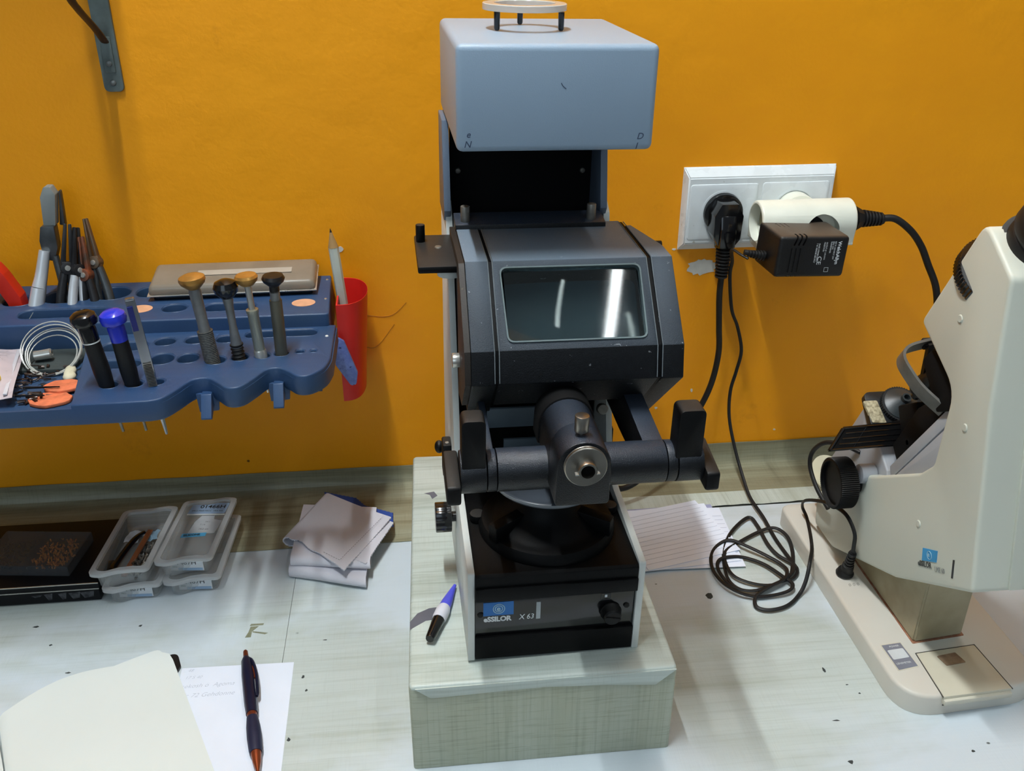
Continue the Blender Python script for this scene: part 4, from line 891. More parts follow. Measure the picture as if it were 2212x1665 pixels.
# ------------------------------------------------------------------ mains lead of the lensmeter
lc = thing('lensmeter_power_lead', 'thick black power lead with ribbed grip leaving the right end of the white tee', 'cable', (0.4140, -0.043, 0.2950))
def Lc(b): return b.xf(Matrix.Translation(-Vector(lc.location)))
obj('plug_body', Lc(B().cyl((0.4100, -0.043, 0.2950), (0.4180, -0.043, 0.2955), 0.0110, 0.0112, seg=24, bev=0.001).cyl((0.4180, -0.043, 0.2955), (0.4260, -0.043, 0.2955), 0.0125, 0.0080, seg=8)), m_rubber, lc)
g = B().cyl((0.424, -0.043, 0.2955), (0.4480, -0.043, 0.2940), 0.0062, 0.0048, seg=16)
for i in range(6): g.cyl((0.4270+0.0034*i, -0.043, 0.2954-0.0002*i), (0.4288+0.0034*i, -0.043, 0.2953-0.0002*i), 0.0084-0.0004*i, seg=16, bev=0.0003)
obj('strain_relief', Lc(g), m_rubber, lc)
obj('cord', Lc(B().tube([(0.4440, -0.043, 0.2945), (0.4580, -0.046, 0.2950), (0.4740, -0.050, 0.2840), (0.4880, -0.050, 0.2680), (0.4990, -0.050, 0.2490), (0.5128, -0.050, 0.2240), (0.5190, -0.052, 0.1950), (0.5200, -0.055, 0.1600), (0.5180, -0.060, 0.1200), (0.5100, -0.085, 0.0800), (0.4900, -0.110, 0.0550), (0.4600, -0.140, 0.0500), (0.4350, -0.160, 0.0520)], 0.0034, 12, 8)), m_rubber, lc)
# ------------------------------------------------------------------ shelf bracket, top left, and the shelf it carries
m_galv = M('dull_galvanised_steel', (110, 122, 120), 0.5, metal=0.35, var=0.25, vs=60)
br = thing('shelf_bracket', 'grey steel shelf bracket with brown strut screwed to the wall, top left', 'bracket', (-0.2530, 0, 0.418))
def Lb(b): return b.xf(Matrix.Translation(-Vector(br.location)))
obj('upright', Lb(B().prism(rpoly([(-0.2610, 0.4170), (-0.2445, 0.4170), (-0.2445, 0.710), (-0.2610, 0.710)], [0.005, 0.005, 0.001, 0.001], 5), 'y', -0.0034, -0.0003, bev=0.0008, bevmode='lo')), m_galv, br)
obj('strut_foot', Lb(B().prism(rpoly([(-0.2572, 0.4330), (-0.2485, 0.4330), (-0.2485, 0.4620), (-0.2572, 0.4620)], 0.0008, 2), 'y', -0.0048, -0.0030, bev=0.0004)), m_galv, br)
m_strut = M('brown_painted_strut', (62, 42, 26), 0.5)
obj('strut', Lb(B().tube([(-0.2530, -0.0045, 0.4580), (-0.2540, -0.0200, 0.4700), (-0.2555, -0.0700, 0.5020), (-0.2560, -0.0930, 0.5500), (-0.2560, -0.0940, 0.7060)], 0.0034, 10, 4, flat=(0.5, 1.1))), m_strut, br)
for z in (0.4405, 0.4245):
    obj('screw', Lb(B().lathe([(0, 0), (0.0028, 0), (0.0022, 0.0014), (0.0008, 0.0022), (0, 0.0022)], (-0.2527, -0.0042 if z > 0.43 else -0.0032, z), (0, -1, 0), 18)), M('screw_steel', (128, 132, 130), 0.4, metal=0.6), br)
obj('top_arm', Lb(B().box((-0.2530, -0.048, 0.7090), (0.0160, 0.095, 0.0030), bev=0.0008)), m_galv, br)
shf = obj('wall_shelf', B().box((-0.745, -0.050, 0.7200), (1.03, 0.09, 0.0180), bev=0.001), M('dark_wood_shelf', (70, 50, 36), 0.6, stretch=(1, 12, 12)))
tag(shf, 'dark wooden wall shelf above the steel bracket', 'shelf'); settle(shf, (-0.745, -0.050, 0.711))

# ------------------------------------------------------------------ blue tool rack
m_rack = M('dusty_navy_plastic', (38, 66, 104), 0.45, vs=14, col2=(50, 74, 104), bump=0.25, bs=900)
rk_ = thing('tool_rack', 'navy blue moulded two-tier tool rack fixed to the orange wall', 'rack', (-0.25, 0, 0.19))
def Lr(b): return b.xf(Matrix.Translation(-Vector(rk_.location)))
ZL, ZU = 0.2300, 0.2420
def hring(x, y, rx, ry, n=28): return [(x+rx*math.cos(2*PI*i/n), y+ry*math.sin(2*PI*i/n)) for i in range(n)]
def hole(x, y, rx, ry, z0, z1, n=28): return B().prism(hring(x, y, rx, ry, n), 'z', z0, z1)
def slot(x0, x1, y, r, n=12):
    return [(x1-r+r*math.cos(a), y+r*math.sin(a)) for a in [-PI/2+PI*i/n for i in range(n+1)]] + [(x0+r+r*math.cos(a), y+r*math.sin(a)) for a in [PI/2+PI*i/n for i in range(n+1)]]
uh = [hring(-0.2810, -0.0290, 0.0165, 0.0165), hring(-0.2450, -0.0290, 0.0140, 0.0140), slot(-0.3400, -0.3010, -0.0330, 0.0170), hring(-0.3595, -0.0400, 0.0135, 0.0130),
      hring(-0.2160, -0.0720, 0.0105, 0.0095), slot(-0.3480, -0.2700, -0.0740, 0.0105), slot(-0.1900, -0.1450, -0.0740, 0.0095), hring(-0.3790, -0.0740, 0.0130, 0.0100), slot(-0.4400, -0.3850, -0.0400, 0.0130)]
up = obj('upper_tier', Lr(holed_plate(rpoly([(-0.46, -0.001), (-0.46, -0.0990), (-0.0785, -0.0990), (-0.0830, -0.001)], [0.002, 0.003, 0.004, 0.002], 4), uh, 0.2020, ZU, 0.0016)), m_rack, rk_)
obj('rear_box', Lr(B().box((-0.2700, -0.0030, 0.2150), (0.3740, 0.0040, 0.0300)).box((-0.2700, -0.0480, 0.1995), (0.3740, 0.0900, 0.0030)).box((-0.2690, -0.0955, 0.2180), (0.3790, 0.0030, 0.0380))), m_rack, rk_)
# lower tier with wavy front
low = [(-0.2700, -0.0960), (-0.2930, -0.1600), (-0.3050, -0.2290)]
wave = [(-0.2060, -0.2280), (-0.1960, -0.2245), (-0.1880, -0.2120), (-0.1790, -0.1955), (-0.1680, -0.1930), (-0.1590, -0.2010), (-0.1500, -0.2115), (-0.1400, -0.2105), (-0.1320, -0.1980), (-0.1240, -0.1830), (-0.1150, -0.1800), (-0.1060, -0.1870), (-0.0980, -0.1960), (-0.0880, -0.1955), (-0.0780, -0.1830), (-0.0740, -0.1650), (-0.0740, -0.0960)]
wv = [(p.x, p.y) for p in spline([(a, b_, 0) for a, b_ in wave[:-1]], 4)] + [wave[-1]]
lowp = [(-0.2820, -0.0960), (-0.2800, -0.1190), (-0.2620, -0.2180), (-0.2600, -0.2285)] + wv
lh = [hring(-0.2160, -0.1180, 0.0085, 0.0080), hring(-0.1910, -0.1170, 0.0085, 0.0080), hring(-0.1650, -0.1180, 0.0085, 0.0075), slot(-0.1500, -0.0890, -0.1110, 0.0070),
      hring(-0.2110, -0.1530, 0.0095, 0.0105), hring(-0.1900, -0.1540, 0.0085, 0.0090), hring(-0.1670, -0.1600, 0.0078, 0.0080), hring(-0.1480, -0.1560, 0.0068, 0.0070),
      hring(-0.1300, -0.1550, 0.0058, 0.0060), hring(-0.1150, -0.1520, 0.0056, 0.0056), hring(-0.1000, -0.1500, 0.0032, 0.0034), hring(-0.0890, -0.1500, 0.0022, 0.0024),
      hring(-0.2405, -0.1970, 0.0062, 0.0062), hring(-0.2220, -0.1970, 0.0062, 0.0062), hring(-0.2055, -0.1955, 0.0056, 0.0056), slot(-0.2660, -0.2290, -0.1250, 0.0090), slot(-0.2620, -0.2260, -0.1600, 0.0080)]
lt = obj('lower_tier', Lr(holed_plate(lowp, lh, 0.2125, ZL, 0.0014)), m_rack, rk_)
for q in lh + uh:
    c = Vector((sum(p[0] for p in q)/len(q), sum(p[1] for p in q)/len(q))); zt = ZU if c.y > -0.095 else ZL
    ring_ = [(c.x+(p[0]-c.x)*1.0+(0.0010 if p[0] > c.x else -0.0010), c.y+(p[1]-c.y)*1.0+(0.0010 if p[1] > c.y else -0.0010), zt-0.0001) for p in q]
    obj('hole_rim', Lr(B().tube(ring_+[ring_[0]], 0.00045, 5, 1)), m_rack, rk_)
# front lip, following the wave
rim = [(-0.46, -0.2285, 0)] + [(-0.2960, -0.2285, 0)] + [(x, y, 0) for x, y in wv]
rows = []
for i, p in enumerate(rim):
    x, y, _ = p; rows.append([(x, y+0.0012, 0.2262), (x, y+0.0008, 0.2200), (x, y+0.0010, 0.2150), (x, y+0.0022, 0.2125)])
obj('front_lip', Lr(B().sheet(rows, 0.0020)), m_rack, rk_)
for hx, hy in ((-0.1690, -0.1935), (-0.1150, -0.1805)):
    hk = B().prism(rpoly([(hy+0.004, 0.2180), (hy-0.006, 0.2190), (hy-0.0175, 0.2030), (hy-0.0150, 0.2010), (hy+0.004, 0.2090)], 0.001, 2), 'x', hx-0.0040, hx+0.0040, bev=0.0006)
    hk.prism([(hx-0.0090, 0.2175), (hx+0.0090, 0.2175), (hx+0.0072, 0.2020), (hx-0.0080, 0.2010)], 'y', hy-0.0020, hy+0.0006, bev=0.0006)
    obj('hook', Lr(hk), m_rack, rk_)
obj('hook', Lr(B().prism([(-0.0860, 0.2170), (-0.0810, 0.2170), (-0.0820, 0.2050), (-0.0850, 0.2050)], 'y', -0.176, -0.173)), m_rack, rk_)
# parts tray on the left: floor, rim
obj('tray_floor', Lr(B().box((-0.3580, -0.1620, 0.2140), (0.2040, 0.1300, 0.0020))), m_rack, rk_)
m_peach = M('peach_sticker', (214, 160, 124), 0.6, var=0.1, vs=120)
for x in (-0.2455, -0.1030):
    obj('round_sticker', Lr(hole(x, -0.0715, 0.0105, 0.0090, ZU-0.0004, ZU+0.0003)), m_peach, rk_)
for x, y, z in ((-0.0860, -0.0140, ZU), (-0.0840, -0.0640, ZU), (-0.0800, -0.1210, ZL)):
    obj('screw', Lr(B().lathe([(0, -0.0003), (0.0016, -0.0003), (0.0012, 0.0006), (0, 0.0007)], (x, y, z), (0, 0, 1), 12)), m_chrome if z == ZU else m_white, rk_)

# ------------------------------------------------------------------ hand tools standing in the lower tier
m_blkplastic = M('black_handle', (22, 20, 20), 0.35)
def tilt(top, bot): return Vector(top)-Vector(bot)
def tool(name, label, bot, top, parts, group=None, cat='screwdriver'):
    """parts: (part name, material, profile measured from the lower end) along the tool axis"""
    ax = (Vector(top)-Vector(bot)).normalized()
    t = thing(name, label, cat, bot, Vector((0, 0, 1)).rotation_difference(ax).to_euler(), group)
    for nm, m, pr in parts: obj(nm, B().lathe(pr, (0, 0, 0), (0, 0, 1), 26), m, t)
    return t
def knurl(r, h0, h1, n=20, d=0.00025):
    p = [(0, h0), (r, h0)]
    for i in range(n):
        a = h0+(h1-h0)*(i+0.5)/n; p += [(r-d, a-(h1-h0)*0.2/n), (r, a+(h1-h0)*0.2/n)]
    return p + [(r, h1), (0, h1)]
G = 'precision screwdrivers in the rack'
m_steelgrey = M('grey_satin_steel', (134, 136, 136), 0.4, metal=0.45, var=0.15, vs=100)
m_dustysteel = M('dusty_steel_knurl', (104, 104, 100), 0.55, metal=0.5, var=0.3, vs=500)
tool('screwdriver', 'thick steel screwdriver with a wide brass swivel cap, left of the row of four', (-0.1680, -0.1590, 0.2060), (-0.1755, -0.1590, 0.3000), [
    ('blade', m_chrome, [(0, -0.010), (0.0012, -0.010), (0.0015, 0.012), (0, 0.012)]), ('grip', m_dustysteel, knurl(0.0062, 0.012, 0.050, 26)),
    ('shaft', m_steelgrey, [(0, 0.050), (0.0046, 0.050), (0.0044, 0.058), (0.0048, 0.084), (0.0040, 0.088), (0, 0.088)]),
    ('swivel_cap', m_brass, [(0, 0.0865), (0.0050, 0.0865), (0.0095, 0.0910), (0.0105, 0.0935), (0.0100, 0.0960), (0.0070, 0.0975), (0, 0.0980)])], G)
tool('screwdriver', 'slim steel screwdriver with a round black swivel head, second in the row of four', (-0.1478, -0.1565, 0.2060), (-0.1515, -0.1560, 0.2930), [
    ('blade', m_chrome, [(0, -0.010), (0.0010, -0.010), (0.0012, 0.012), (0, 0.012)]), ('grip', m_rubber, knurl(0.0054, 0.020, 0.036, 5, 0.0012)),
    ('shaft', m_steelgrey, [(0, 0.012), (0.0030, 0.012), (0.0046, 0.036), (0.0030, 0.052), (0.0034, 0.068), (0.0046, 0.078), (0, 0.078)]),
    ('swivel_cap', m_blackgloss, [(0, 0.0765), (0.0050, 0.0765), (0.0090, 0.0810), (0.0100, 0.0855), (0.0082, 0.0895), (0.0040, 0.0915), (0, 0.0920)])], G)
tool('screwdriver', 'bright ribbed steel screwdriver with a small brass-topped cap, third in the row of four', (-0.1300, -0.1555, 0.2060), (-0.1345, -0.1560, 0.2980), [
    ('blade', m_chrome, [(0, -0.010), (0.0010, -0.010), (0.0012, 0.012), (0, 0.012)]), ('collar', m_chrome, [(0, 0.018), (0.0052, 0.018), (0.0052, 0.0285), (0.0045, 0.030), (0, 0.030)]),
    ('grip', M('bright_ribbed_steel', (176, 176, 160), 0.42, metal=0.6, var=0.15, vs=300, stretch=(8, 8, 0.5)), [(0, 0.030), (0.0044, 0.030), (0.0044, 0.062), (0.0050, 0.063), (0.0050, 0.0655), (0.0030, 0.066), (0, 0.066)]),
    ('shaft', m_chrome, [(0, 0.066), (0.0027, 0.066), (0.0027, 0.088), (0, 0.088)]), ('swivel_cap', m_brass, [(0, 0.0865), (0.0050, 0.0865), (0.0085, 0.0900), (0.0092, 0.0930), (0.0080, 0.0950), (0, 0.0958)])], G)
tool('screwdriver', 'olive-grey screwdriver with a flat black swivel cap, right of the row of four', (-0.1150, -0.1525, 0.2060), (-0.1140, -0.1540, 0.2970), [
    ('blade', m_chrome, [(0, -0.008), (0.0010, -0.008), (0.0012, 0.012), (0, 0.012)]), ('grip', M('olive_steel', (106, 104, 92), 0.45, metal=0.6, var=0.15), [(0, 0.014), (0.0050, 0.014), (0.0050, 0.072), (0, 0.072)]),
    ('shaft', m_steelgrey, [(0, 0.072), (0.0040, 0.072), (0.0040, 0.080), (0, 0.080)]), ('swivel_cap', m_blkplastic, [(0, 0.079), (0.0040, 0.079), (0.0040, 0.0840), (0.0082, 0.0880), (0.0092, 0.0905), (0.0080, 0.0930), (0.0020, 0.0940), (0, 0.0935)])], G)
for nm, x, tx, cm, lab in (('black', -0.2405, -0.2490, m_blackgloss, 'black-handled screwdriver with a domed black cap and pale ring at the front left'), ('blue', -0.2220, -0.2275, M('glossy_royal_blue_plastic', (36, 52, 196), 0.2, coat=0.4), 'black-handled screwdriver with a glossy royal blue domed cap')):
    t = tool('screwdriver', lab, (x, -0.1970, 0.2120), (tx, -0.1985, 0.2920), [
        ('blade', m_darkmetal, [(0, -0.024), (0.0011, -0.024), (0.0013, 0.010), (0, 0.010)]),
        ('grip', m_rubber, [(0, 0.004), (0.0030, 0.004), (0.0056, 0.018), (0.0064, 0.030), (0.0060, 0.056), (0, 0.056)]),
        ('neck', cm, [(0, 0.0555), (0.0062, 0.0555), (0.0066, 0.0660), (0.0060, 0.0700), (0, 0.0700)]),
        ('swivel_cap', cm, [(0, 0.0680), (0.0060, 0.0680), (0.0092, 0.0705), (0.0098, 0.0740), (0.0090, 0.0775), (0.0058, 0.0800), (0, 0.0810)])], 'black screwdrivers in the rack')
    if nm == 'black': obj('pale_ring', B().lathe([(0.0060, 0.0555), (0.0065, 0.0555), (0.0065, 0.0564), (0.0060, 0.0564), (0.0060, 0.0555)], (0, 0, 0), (0, 0, 1), 26), m_white, t)
# tweezers
tz = thing('tweezers', 'steel tweezers with ribbed grips and a blue band standing in the lower tier', 'tweezers', (-0.2055, -0.1955, 0.1835), (math.radians(4), math.radians(-3.5), math.radians(15)))
def blade(s):
    rows = []
    for i in range(25):
        k = i/24; z = 0.120*k; w_ = 0.0006+0.0030*min(1, k*2.2) - 0.0008*max(0, k-0.8)*5*0.4; off = s*(0.0003+0.0026*math.sin(PI*min(1, k*1.0))**0.8)
        rows.append([(-w_, off, z), (0, off+s*0.0006, z), (w_, off, z)])
    return B().sheet(rows, 0.0010)
m_tz = M('polished_steel', (150, 154, 162), 0.22, metal=0.95, var=0.1)
for s in (-1, 1): obj('blade', blade(s), m_tz, tz)
ribs = B()
for i in range(22): ribs.box((0, -0.0047, 0.040+0.0013*i), (0.0062, 0.0012, 0.0005))
obj('grip_ribs', ribs, m_darkmetal, tz)
obj('blue_band', B().box((-0.0012, -0.0026, 0.105), (0.0040, 0.0012, 0.020)), M('deep_blue_band', (26, 36, 110), 0.25), tz)
obj('bent_head', B().box((0, 0.0, 0.1200), (0.0066, 0.0040, 0.0020), bev=0.0009), m_tz, tz)

# pliers standing in the upper tier
m_plsil = M('brushed_aluminium', (204, 208, 212), 0.34, metal=0.35, var=0.08)
m_pldark = M('dark_steel_jaws', (88, 92, 94), 0.4, metal=0.7, var=0.3, vs=80)
m_plblack = M('blackened_steel', (46, 46, 48), 0.4, metal=0.5, var=0.3, vs=90)
def pliers(label, base, head, ang, jaw, hm, jm, spread=0.007, hl=0.050, twist=0.0):
    ax = Vector(head)-Vector(base); ln = ax.length
    t = thing('pliers', label, 'pliers', base, (Vector((0, 0, 1)).rotation_difference(ax.normalized()).to_matrix() @ Matrix.Rotation(twist, 3, 'Z')).to_euler(), 'optical pliers in the upper tier')
    for s in (-1, 1):
        obj('handle', B().tube([(s*spread*1.3, 0, -0.025), (s*spread, 0, 0.0), (s*spread*0.75, 0, ln*0.35), (s*0.0025, 0, ln*0.55)], lambda k: 0.0050-0.0014*k, 12, 5), hm, t)
    obj('joint', B().cyl((0, -0.0045, ln*0.60), (0, 0.0045, ln*0.60), 0.0058, seg=20, bev=0.0008).box((0, 0, ln*0.60), (0.0105, 0.0062, ln*0.12), bev=0.0014), jm, t)
    obj('pivot_screw', B().lathe([(0, 0), (0.0026, 0), (0.0022, 0.0008), (0, 0.001)], (0, -0.0045, ln*0.60), (0, -1, 0), 16), m_chrome, t)
    for s in (-1, 1):
        j = B().box((s*jaw*0.6, 0, ln*0.82), (jaw, 0.0050, ln*0.36), (0, -s*0.05, 0), bev=0.0008, taper=(0.62, 0.7))
        obj('jaw', j, jm, t)
    return t
pp_ = thing('nylon_jaw_pliers', 'tall silver-handled pliers with a flat grey nylon jaw leaning on the wall', 'pliers', (-0.3440, -0.0420, 0.2220), (0, 0, 0))
def Lp(b): return b.xf(Matrix.Translation(-Vector(pp_.location)))
obj('handle', Lp(B().tube([(-0.3470, -0.0580, 0.2100), (-0.3440, -0.0530, 0.2300), (-0.3380, -0.0440, 0.2550)], lambda k: 0.0074-0.0012*k, 18, 6)), m_plsil, pp_)
obj('handle_tip', Lp(B().tube([(-0.3380, -0.0440, 0.2550), (-0.3350, -0.0390, 0.2660), (-0.3300, -0.0330, 0.2860)], lambda k: 0.0060-0.0014*k, 16, 6)), m_plsil, pp_)
obj('handle', Lp(B().tube([(-0.3150, -0.0450, 0.2100), (-0.3180, -0.0400, 0.2450), (-0.3230, -0.0300, 0.2800)], 0.0032, 10, 6)), m_pldark, pp_)
obj('joint', Lp(B().prism(rpoly([(-0.3320, 0.2780), (-0.3235, 0.2760), (-0.3185, 0.2880), (-0.3175, 0.3080), (-0.3290, 0.3080), (-0.3325, 0.2950)], 0.0015, 3), 'y', -0.0330, -0.0230, bev=0.001)), m_pldark, pp_)
obj('jaw', Lp(B().prism(rpoly([(-0.3275, 0.3070), (-0.3175, 0.3070), (-0.3120, 0.3350), (-0.3150, 0.3420), (-0.3205, 0.3420), (-0.3250, 0.3330)], 0.002, 4), 'y', -0.0290, -0.0190, bev=0.0012)), M('grey_nylon', (138, 144, 142), 0.5), pp_)
obj('jaw', Lp(B().prism([(-0.3165, 0.3060), (-0.3115, 0.3050), (-0.3095, 0.3360), (-0.3110, 0.3370)], 'y', -0.0220, -0.0160, bev=0.0008)), m_pldark, pp_)
pliers('black round-nose pliers crowded left in the middle hole of the rack', (-0.3190, -0.0520, 0.2140), (-0.3080, -0.0260, 0.3080), 0, 0.0045, m_plblack, m_plblack, twist=0.35)
pliers('black and silver flat-nose pliers in the centre of the crowded hole', (-0.3080, -0.0560, 0.2140), (-0.3020, -0.0240, 0.3040), 0, 0.0042, m_plsil, m_plblack, twist=0.9)
pliers('rusty-jointed dark pliers at the right of the crowded hole', (-0.2960, -0.0520, 0.2140), (-0.2990, -0.0260, 0.2960), 0, 0.0040, m_plblack, M('rusty_steel', (86, 70, 60), 0.5, metal=0.5, col2=(150, 84, 56), vs=130), twist=-0.3)
pliers('slim pliers with a worn brown jaw leaning right against the wall', (-0.2840, -0.0420, 0.2140), (-0.2960, -0.0140, 0.3090), 0, 0.0034, m_pldark, M('worn_brown_steel', (100, 92, 78), 0.45, metal=0.5, col2=(120, 84, 56), vs=60), twist=-0.2)
# red cutter at the far left
rc = thing('red_cutter', 'red plastic cutter handle with a black head in the leftmost hole', 'cutter', (-0.3600, -0.0420, 0.2150))
def Lq(b): return b.xf(Matrix.Translation(-Vector(rc.location)))
m_red = M('bright_red_plastic', (212, 44, 26), 0.4)
obj('handle', Lq(B().prism(rpoly([(-0.3640, 0.2160), (-0.3530, 0.2160), (-0.3545, 0.2480), (-0.3640, 0.2700), (-0.3690, 0.2780), (-0.3800, 0.2780), (-0.3740, 0.2620), (-0.3660, 0.2420)], 0.003, 4), 'y', -0.0480, -0.0340, bev=0.002)), m_red, rc)
obj('head', Lq(B().prism(rpoly([(-0.3705, 0.2560), (-0.3690, 0.2740), (-0.3900, 0.2830), (-0.3900, 0.2560)], 0.002, 3), 'y', -0.0510, -0.0330, bev=0.002)), m_blkplastic, rc)

# case lying on the upper tier
cs = thing('glasses_case', 'dusty clear-lidded rectangular case with a black base lying on the rack', 'case', (-0.1680, -0.0300, 0.2420), (math.radians(9), 0, math.radians(0.8)))
m_lid = M('dusty_smoked_lid', (138, 128, 114), 0.3, alpha=0.8, var=0.12, vs=40, coat=0.4)
obj('base', B().box((0, 0.001, 0.0042), (0.1420, 0.0420, 0.0080), bev=0.0025, seg=3), m_blackgloss, cs)
obj('lid', B().box((0, 0.001, 0.0130), (0.1500, 0.0480, 0.0098), bev=0.0038, seg=3, taper=(0.97, 0.90)), m_lid, cs)
obj('rim', B().box((0, 0.001, 0.0086), (0.1506, 0.0486, 0.0012), bev=0.0005), m_chrome, cs)
obj('paper_insert', B().box((0.0100, 0.000, 0.0184), (0.0850, 0.0090, 0.0004)), M('dusty_label', (168, 158, 144), 0.7), cs)

# red cup at the end of the rack
m_cup = M('red_cup_plastic', (218, 40, 34), 0.4, var=0.06)
cup = thing('red_cup', 'red half-round plastic cup hooked on the right end of the rack', 'cup', (-0.0640, -0.0400, 0.1430))
def cupsec(k, off):
    # k: 0 bottom, 1 top
    z = 0.1430+0.0970*k; wx = 0.0200+0.0075*k-off; dy = 0.0330+0.0030*k-off
    pts = []
    for i in range(25):
        a = -PI/2+PI*i/24
        pts.append((-0.0745+off*0.9+wx*math.cos(a)**0.7 if math.cos(a) > 1e-6 else -0.0745+off*0.9, -0.0400+dy*math.sin(a)-0.004*(1-k), z-0.0080*math.sin(a)*k*0))
    return pts
t = bmesh.new(); rings = []
for k, off in [(0, 0.0), (0.25, 0), (0.5, 0), (0.75, 0), (1.0, 0), (1.0, 0.0016), (0.6, 0.0016), (0.05, 0.0016)]:
    rings.append([t.verts.new(p) for p in cupsec(k, off)])
for Ra, Rb in zip(rings, rings[1:]):
    for i in range(25): t.faces.new((Ra[i], Ra[(i+1) % 25], Rb[(i+1) % 25], Rb[i]))
t.faces.new(rings[0]); t.faces.new(rings[-1]); bmesh.ops.recalc_face_normals(t, faces=t.faces)
obj('shell', B()._merge(t).xf(Matrix.Translation(-Vector(cup.location))), m_cup, cup)
pc = thing('white_pencil', 'white sharpened pencil standing in the red cup', 'pencil', (-0.0640, -0.0480, 0.1500), Vector((0, 0, 1)).rotation_difference((Vector((-0.0755, -0.0480, 0.3010))-Vector((-0.0640, -0.0480, 0.1500))).normalized()).to_euler())
obj('barrel', B().lathe([(0, 0), (0.0047, 0), (0.0047, 0.1360), (0, 0.1360)], (0, 0, 0), (0, 0, 1), 8), M('pale_grey_paint', (204, 210, 198), 0.45), pc)
obj('sharpened_wood', B().lathe([(0, 0.1360), (0.0047, 0.1360), (0.0011, 0.1500), (0, 0.1500)], (0, 0, 0), (0, 0, 1), 16), M('bare_pencil_wood', (168, 132, 84), 0.7), pc)
obj('lead_tip', B().lathe([(0, 0.1500), (0.0011, 0.1500), (0.0002, 0.1535), (0, 0.1535)], (0, 0, 0), (0, 0, 1), 10), m_ink, pc)
bp_ = B().prism(rpoly([(-0.0760, 0.2130), (-0.0690, 0.2080), (-0.0590, 0.1760), (-0.0610, 0.1640), (-0.0660, 0.1630), (-0.0785, 0.1850)], 0.003, 4), 'y', -0.0850, -0.0815, bev=0.0008)
bpo = obj('blue_pad', bp_, M('speckled_periwinkle_plastic', (104, 122, 180), 0.45, vs=260, col2=(84, 98, 160), wear=(300, 0.66, (40, 50, 90))))
tag(bpo, 'speckled blue leaf-shaped plastic pad hanging in front of the red cup', 'pad'); settle(bpo, (-0.0680, -0.0830, 0.1630))

# small things in the parts tray
ZT = 0.2152
m_wire = M('clear_nylon_wire', (190, 192, 186), 0.25, var=0.05, trans=0.2)
cw = thing('nylon_wire_coil', 'coil of pale nylon wire standing in the parts tray', 'wire', (-0.3050, -0.1330, ZT))
for r, dx, dy, tl in ((0.0235, 0, 0, 0.95), (0.0225, 0.0010, 0.001, 0.88), (0.0240, -0.0010, 0.0015, 1.0), (0.0210, 0.0015, -0.0005, 0.92), (0.0190, 0.0, 0.001, 0.84)):
    tl = tl-0.25
    pts = [(dx+r*math.cos(2*PI*i/36), dy+r*math.sin(2*PI*i/36)*math.cos(tl)+0.004, 0.001+r*math.sin(tl)*(1+math.sin(2*PI*i/36))) for i in range(37)]
    obj('wire_turn', B().tube(pts, 0.00055, 6, 1), m_wire, cw)
fl = obj('stray_wire', B().tube([(-0.3550, -0.0750, ZT+0.002), (-0.3480, -0.0720, ZT+0.012), (-0.3380, -0.0680, ZT+0.026)], 0.00030, 5, 6), m_wire)
tag(fl, 'single loose end of nylon wire sticking up left of the coil', 'wire'); settle(fl, (-0.355, -0.075, ZT))
mv = obj('metal_ferrule', B().lathe([(0.0018, 0), (0.0042, 0), (0.0044, 0.0130), (0.0030, 0.0140), (0.0018, 0.0140), (0.0018, 0)], (-0.3220, -0.1230, ZT+0.0085), (0.95, 0.1, 0.1), 24), m_chrome)
tag(mv, 'bright metal ferrule lying inside the wire coil', 'ferrule'); settle(mv, (-0.316, -0.123, ZT+0.004))
dp = obj('folded_dark_wipe', B().prism(rpoly([(-0.4300, -0.0990), (-0.2850, -0.0990), (-0.2840, -0.1120), (-0.2900, -0.1400), (-0.4300, -0.1400)], 0.004, 3), 'z', ZT, ZT+0.0035, bev=0.001), M('dark_green_grey_cloth', (52, 60, 60), 0.8, bump=0.5, bs=400))
tag(dp, 'dark grey-green cloth lining the back of the parts tray', 'cloth'); settle(dp, (-0.35, -0.095, ZT))
m_orange = M('orange_foam', (214, 116, 78), 0.75, var=0.2, vs=160, bump=0.5)
for (cx, cy, r, z, lab) in ((-0.2890, -0.1920, 0.0140, 0.0030, 'orange foam disc at the front of the parts tray'), (-0.2850, -0.1730, 0.0125, 0.0048, 'orange foam disc behind the other, against the tray side')):
    pts = [(cx+r*1.15*math.cos(2*PI*i/20)*(1+0.06*math.sin(i*2.1)), cy+r*0.85*math.sin(2*PI*i/20)*(1+0.06*math.cos(i*1.7))) for i in range(20)]
    o = obj('foam_disc', B().prism(pts, 'z', ZT+z-0.0028, ZT+z, bev=0.0006), m_orange); tag(o, lab, 'foam disc', 'orange foam discs in the tray'); settle(o, (cx, cy, ZT+z-0.0028))
cb3 = obj('cotton_wad', B().sphere((-0.2870, -0.1480, ZT+0.004), 0.0055, (0.8, 1.6, 0.6)).sphere((-0.2850, -0.1560, ZT+0.004), 0.0050, (1.0, 1.2, 0.7)).sphere((-0.2890, -0.1410, ZT+0.0035), 0.0045, (0.9, 1.4, 0.6)), M('cream_cotton', (206, 202, 176), 0.9, bump=1.0, bs=200)); tag(cb3, 'cream wad against the right side of the parts tray', 'wad'); settle(cb3, (-0.287, -0.148, ZT))
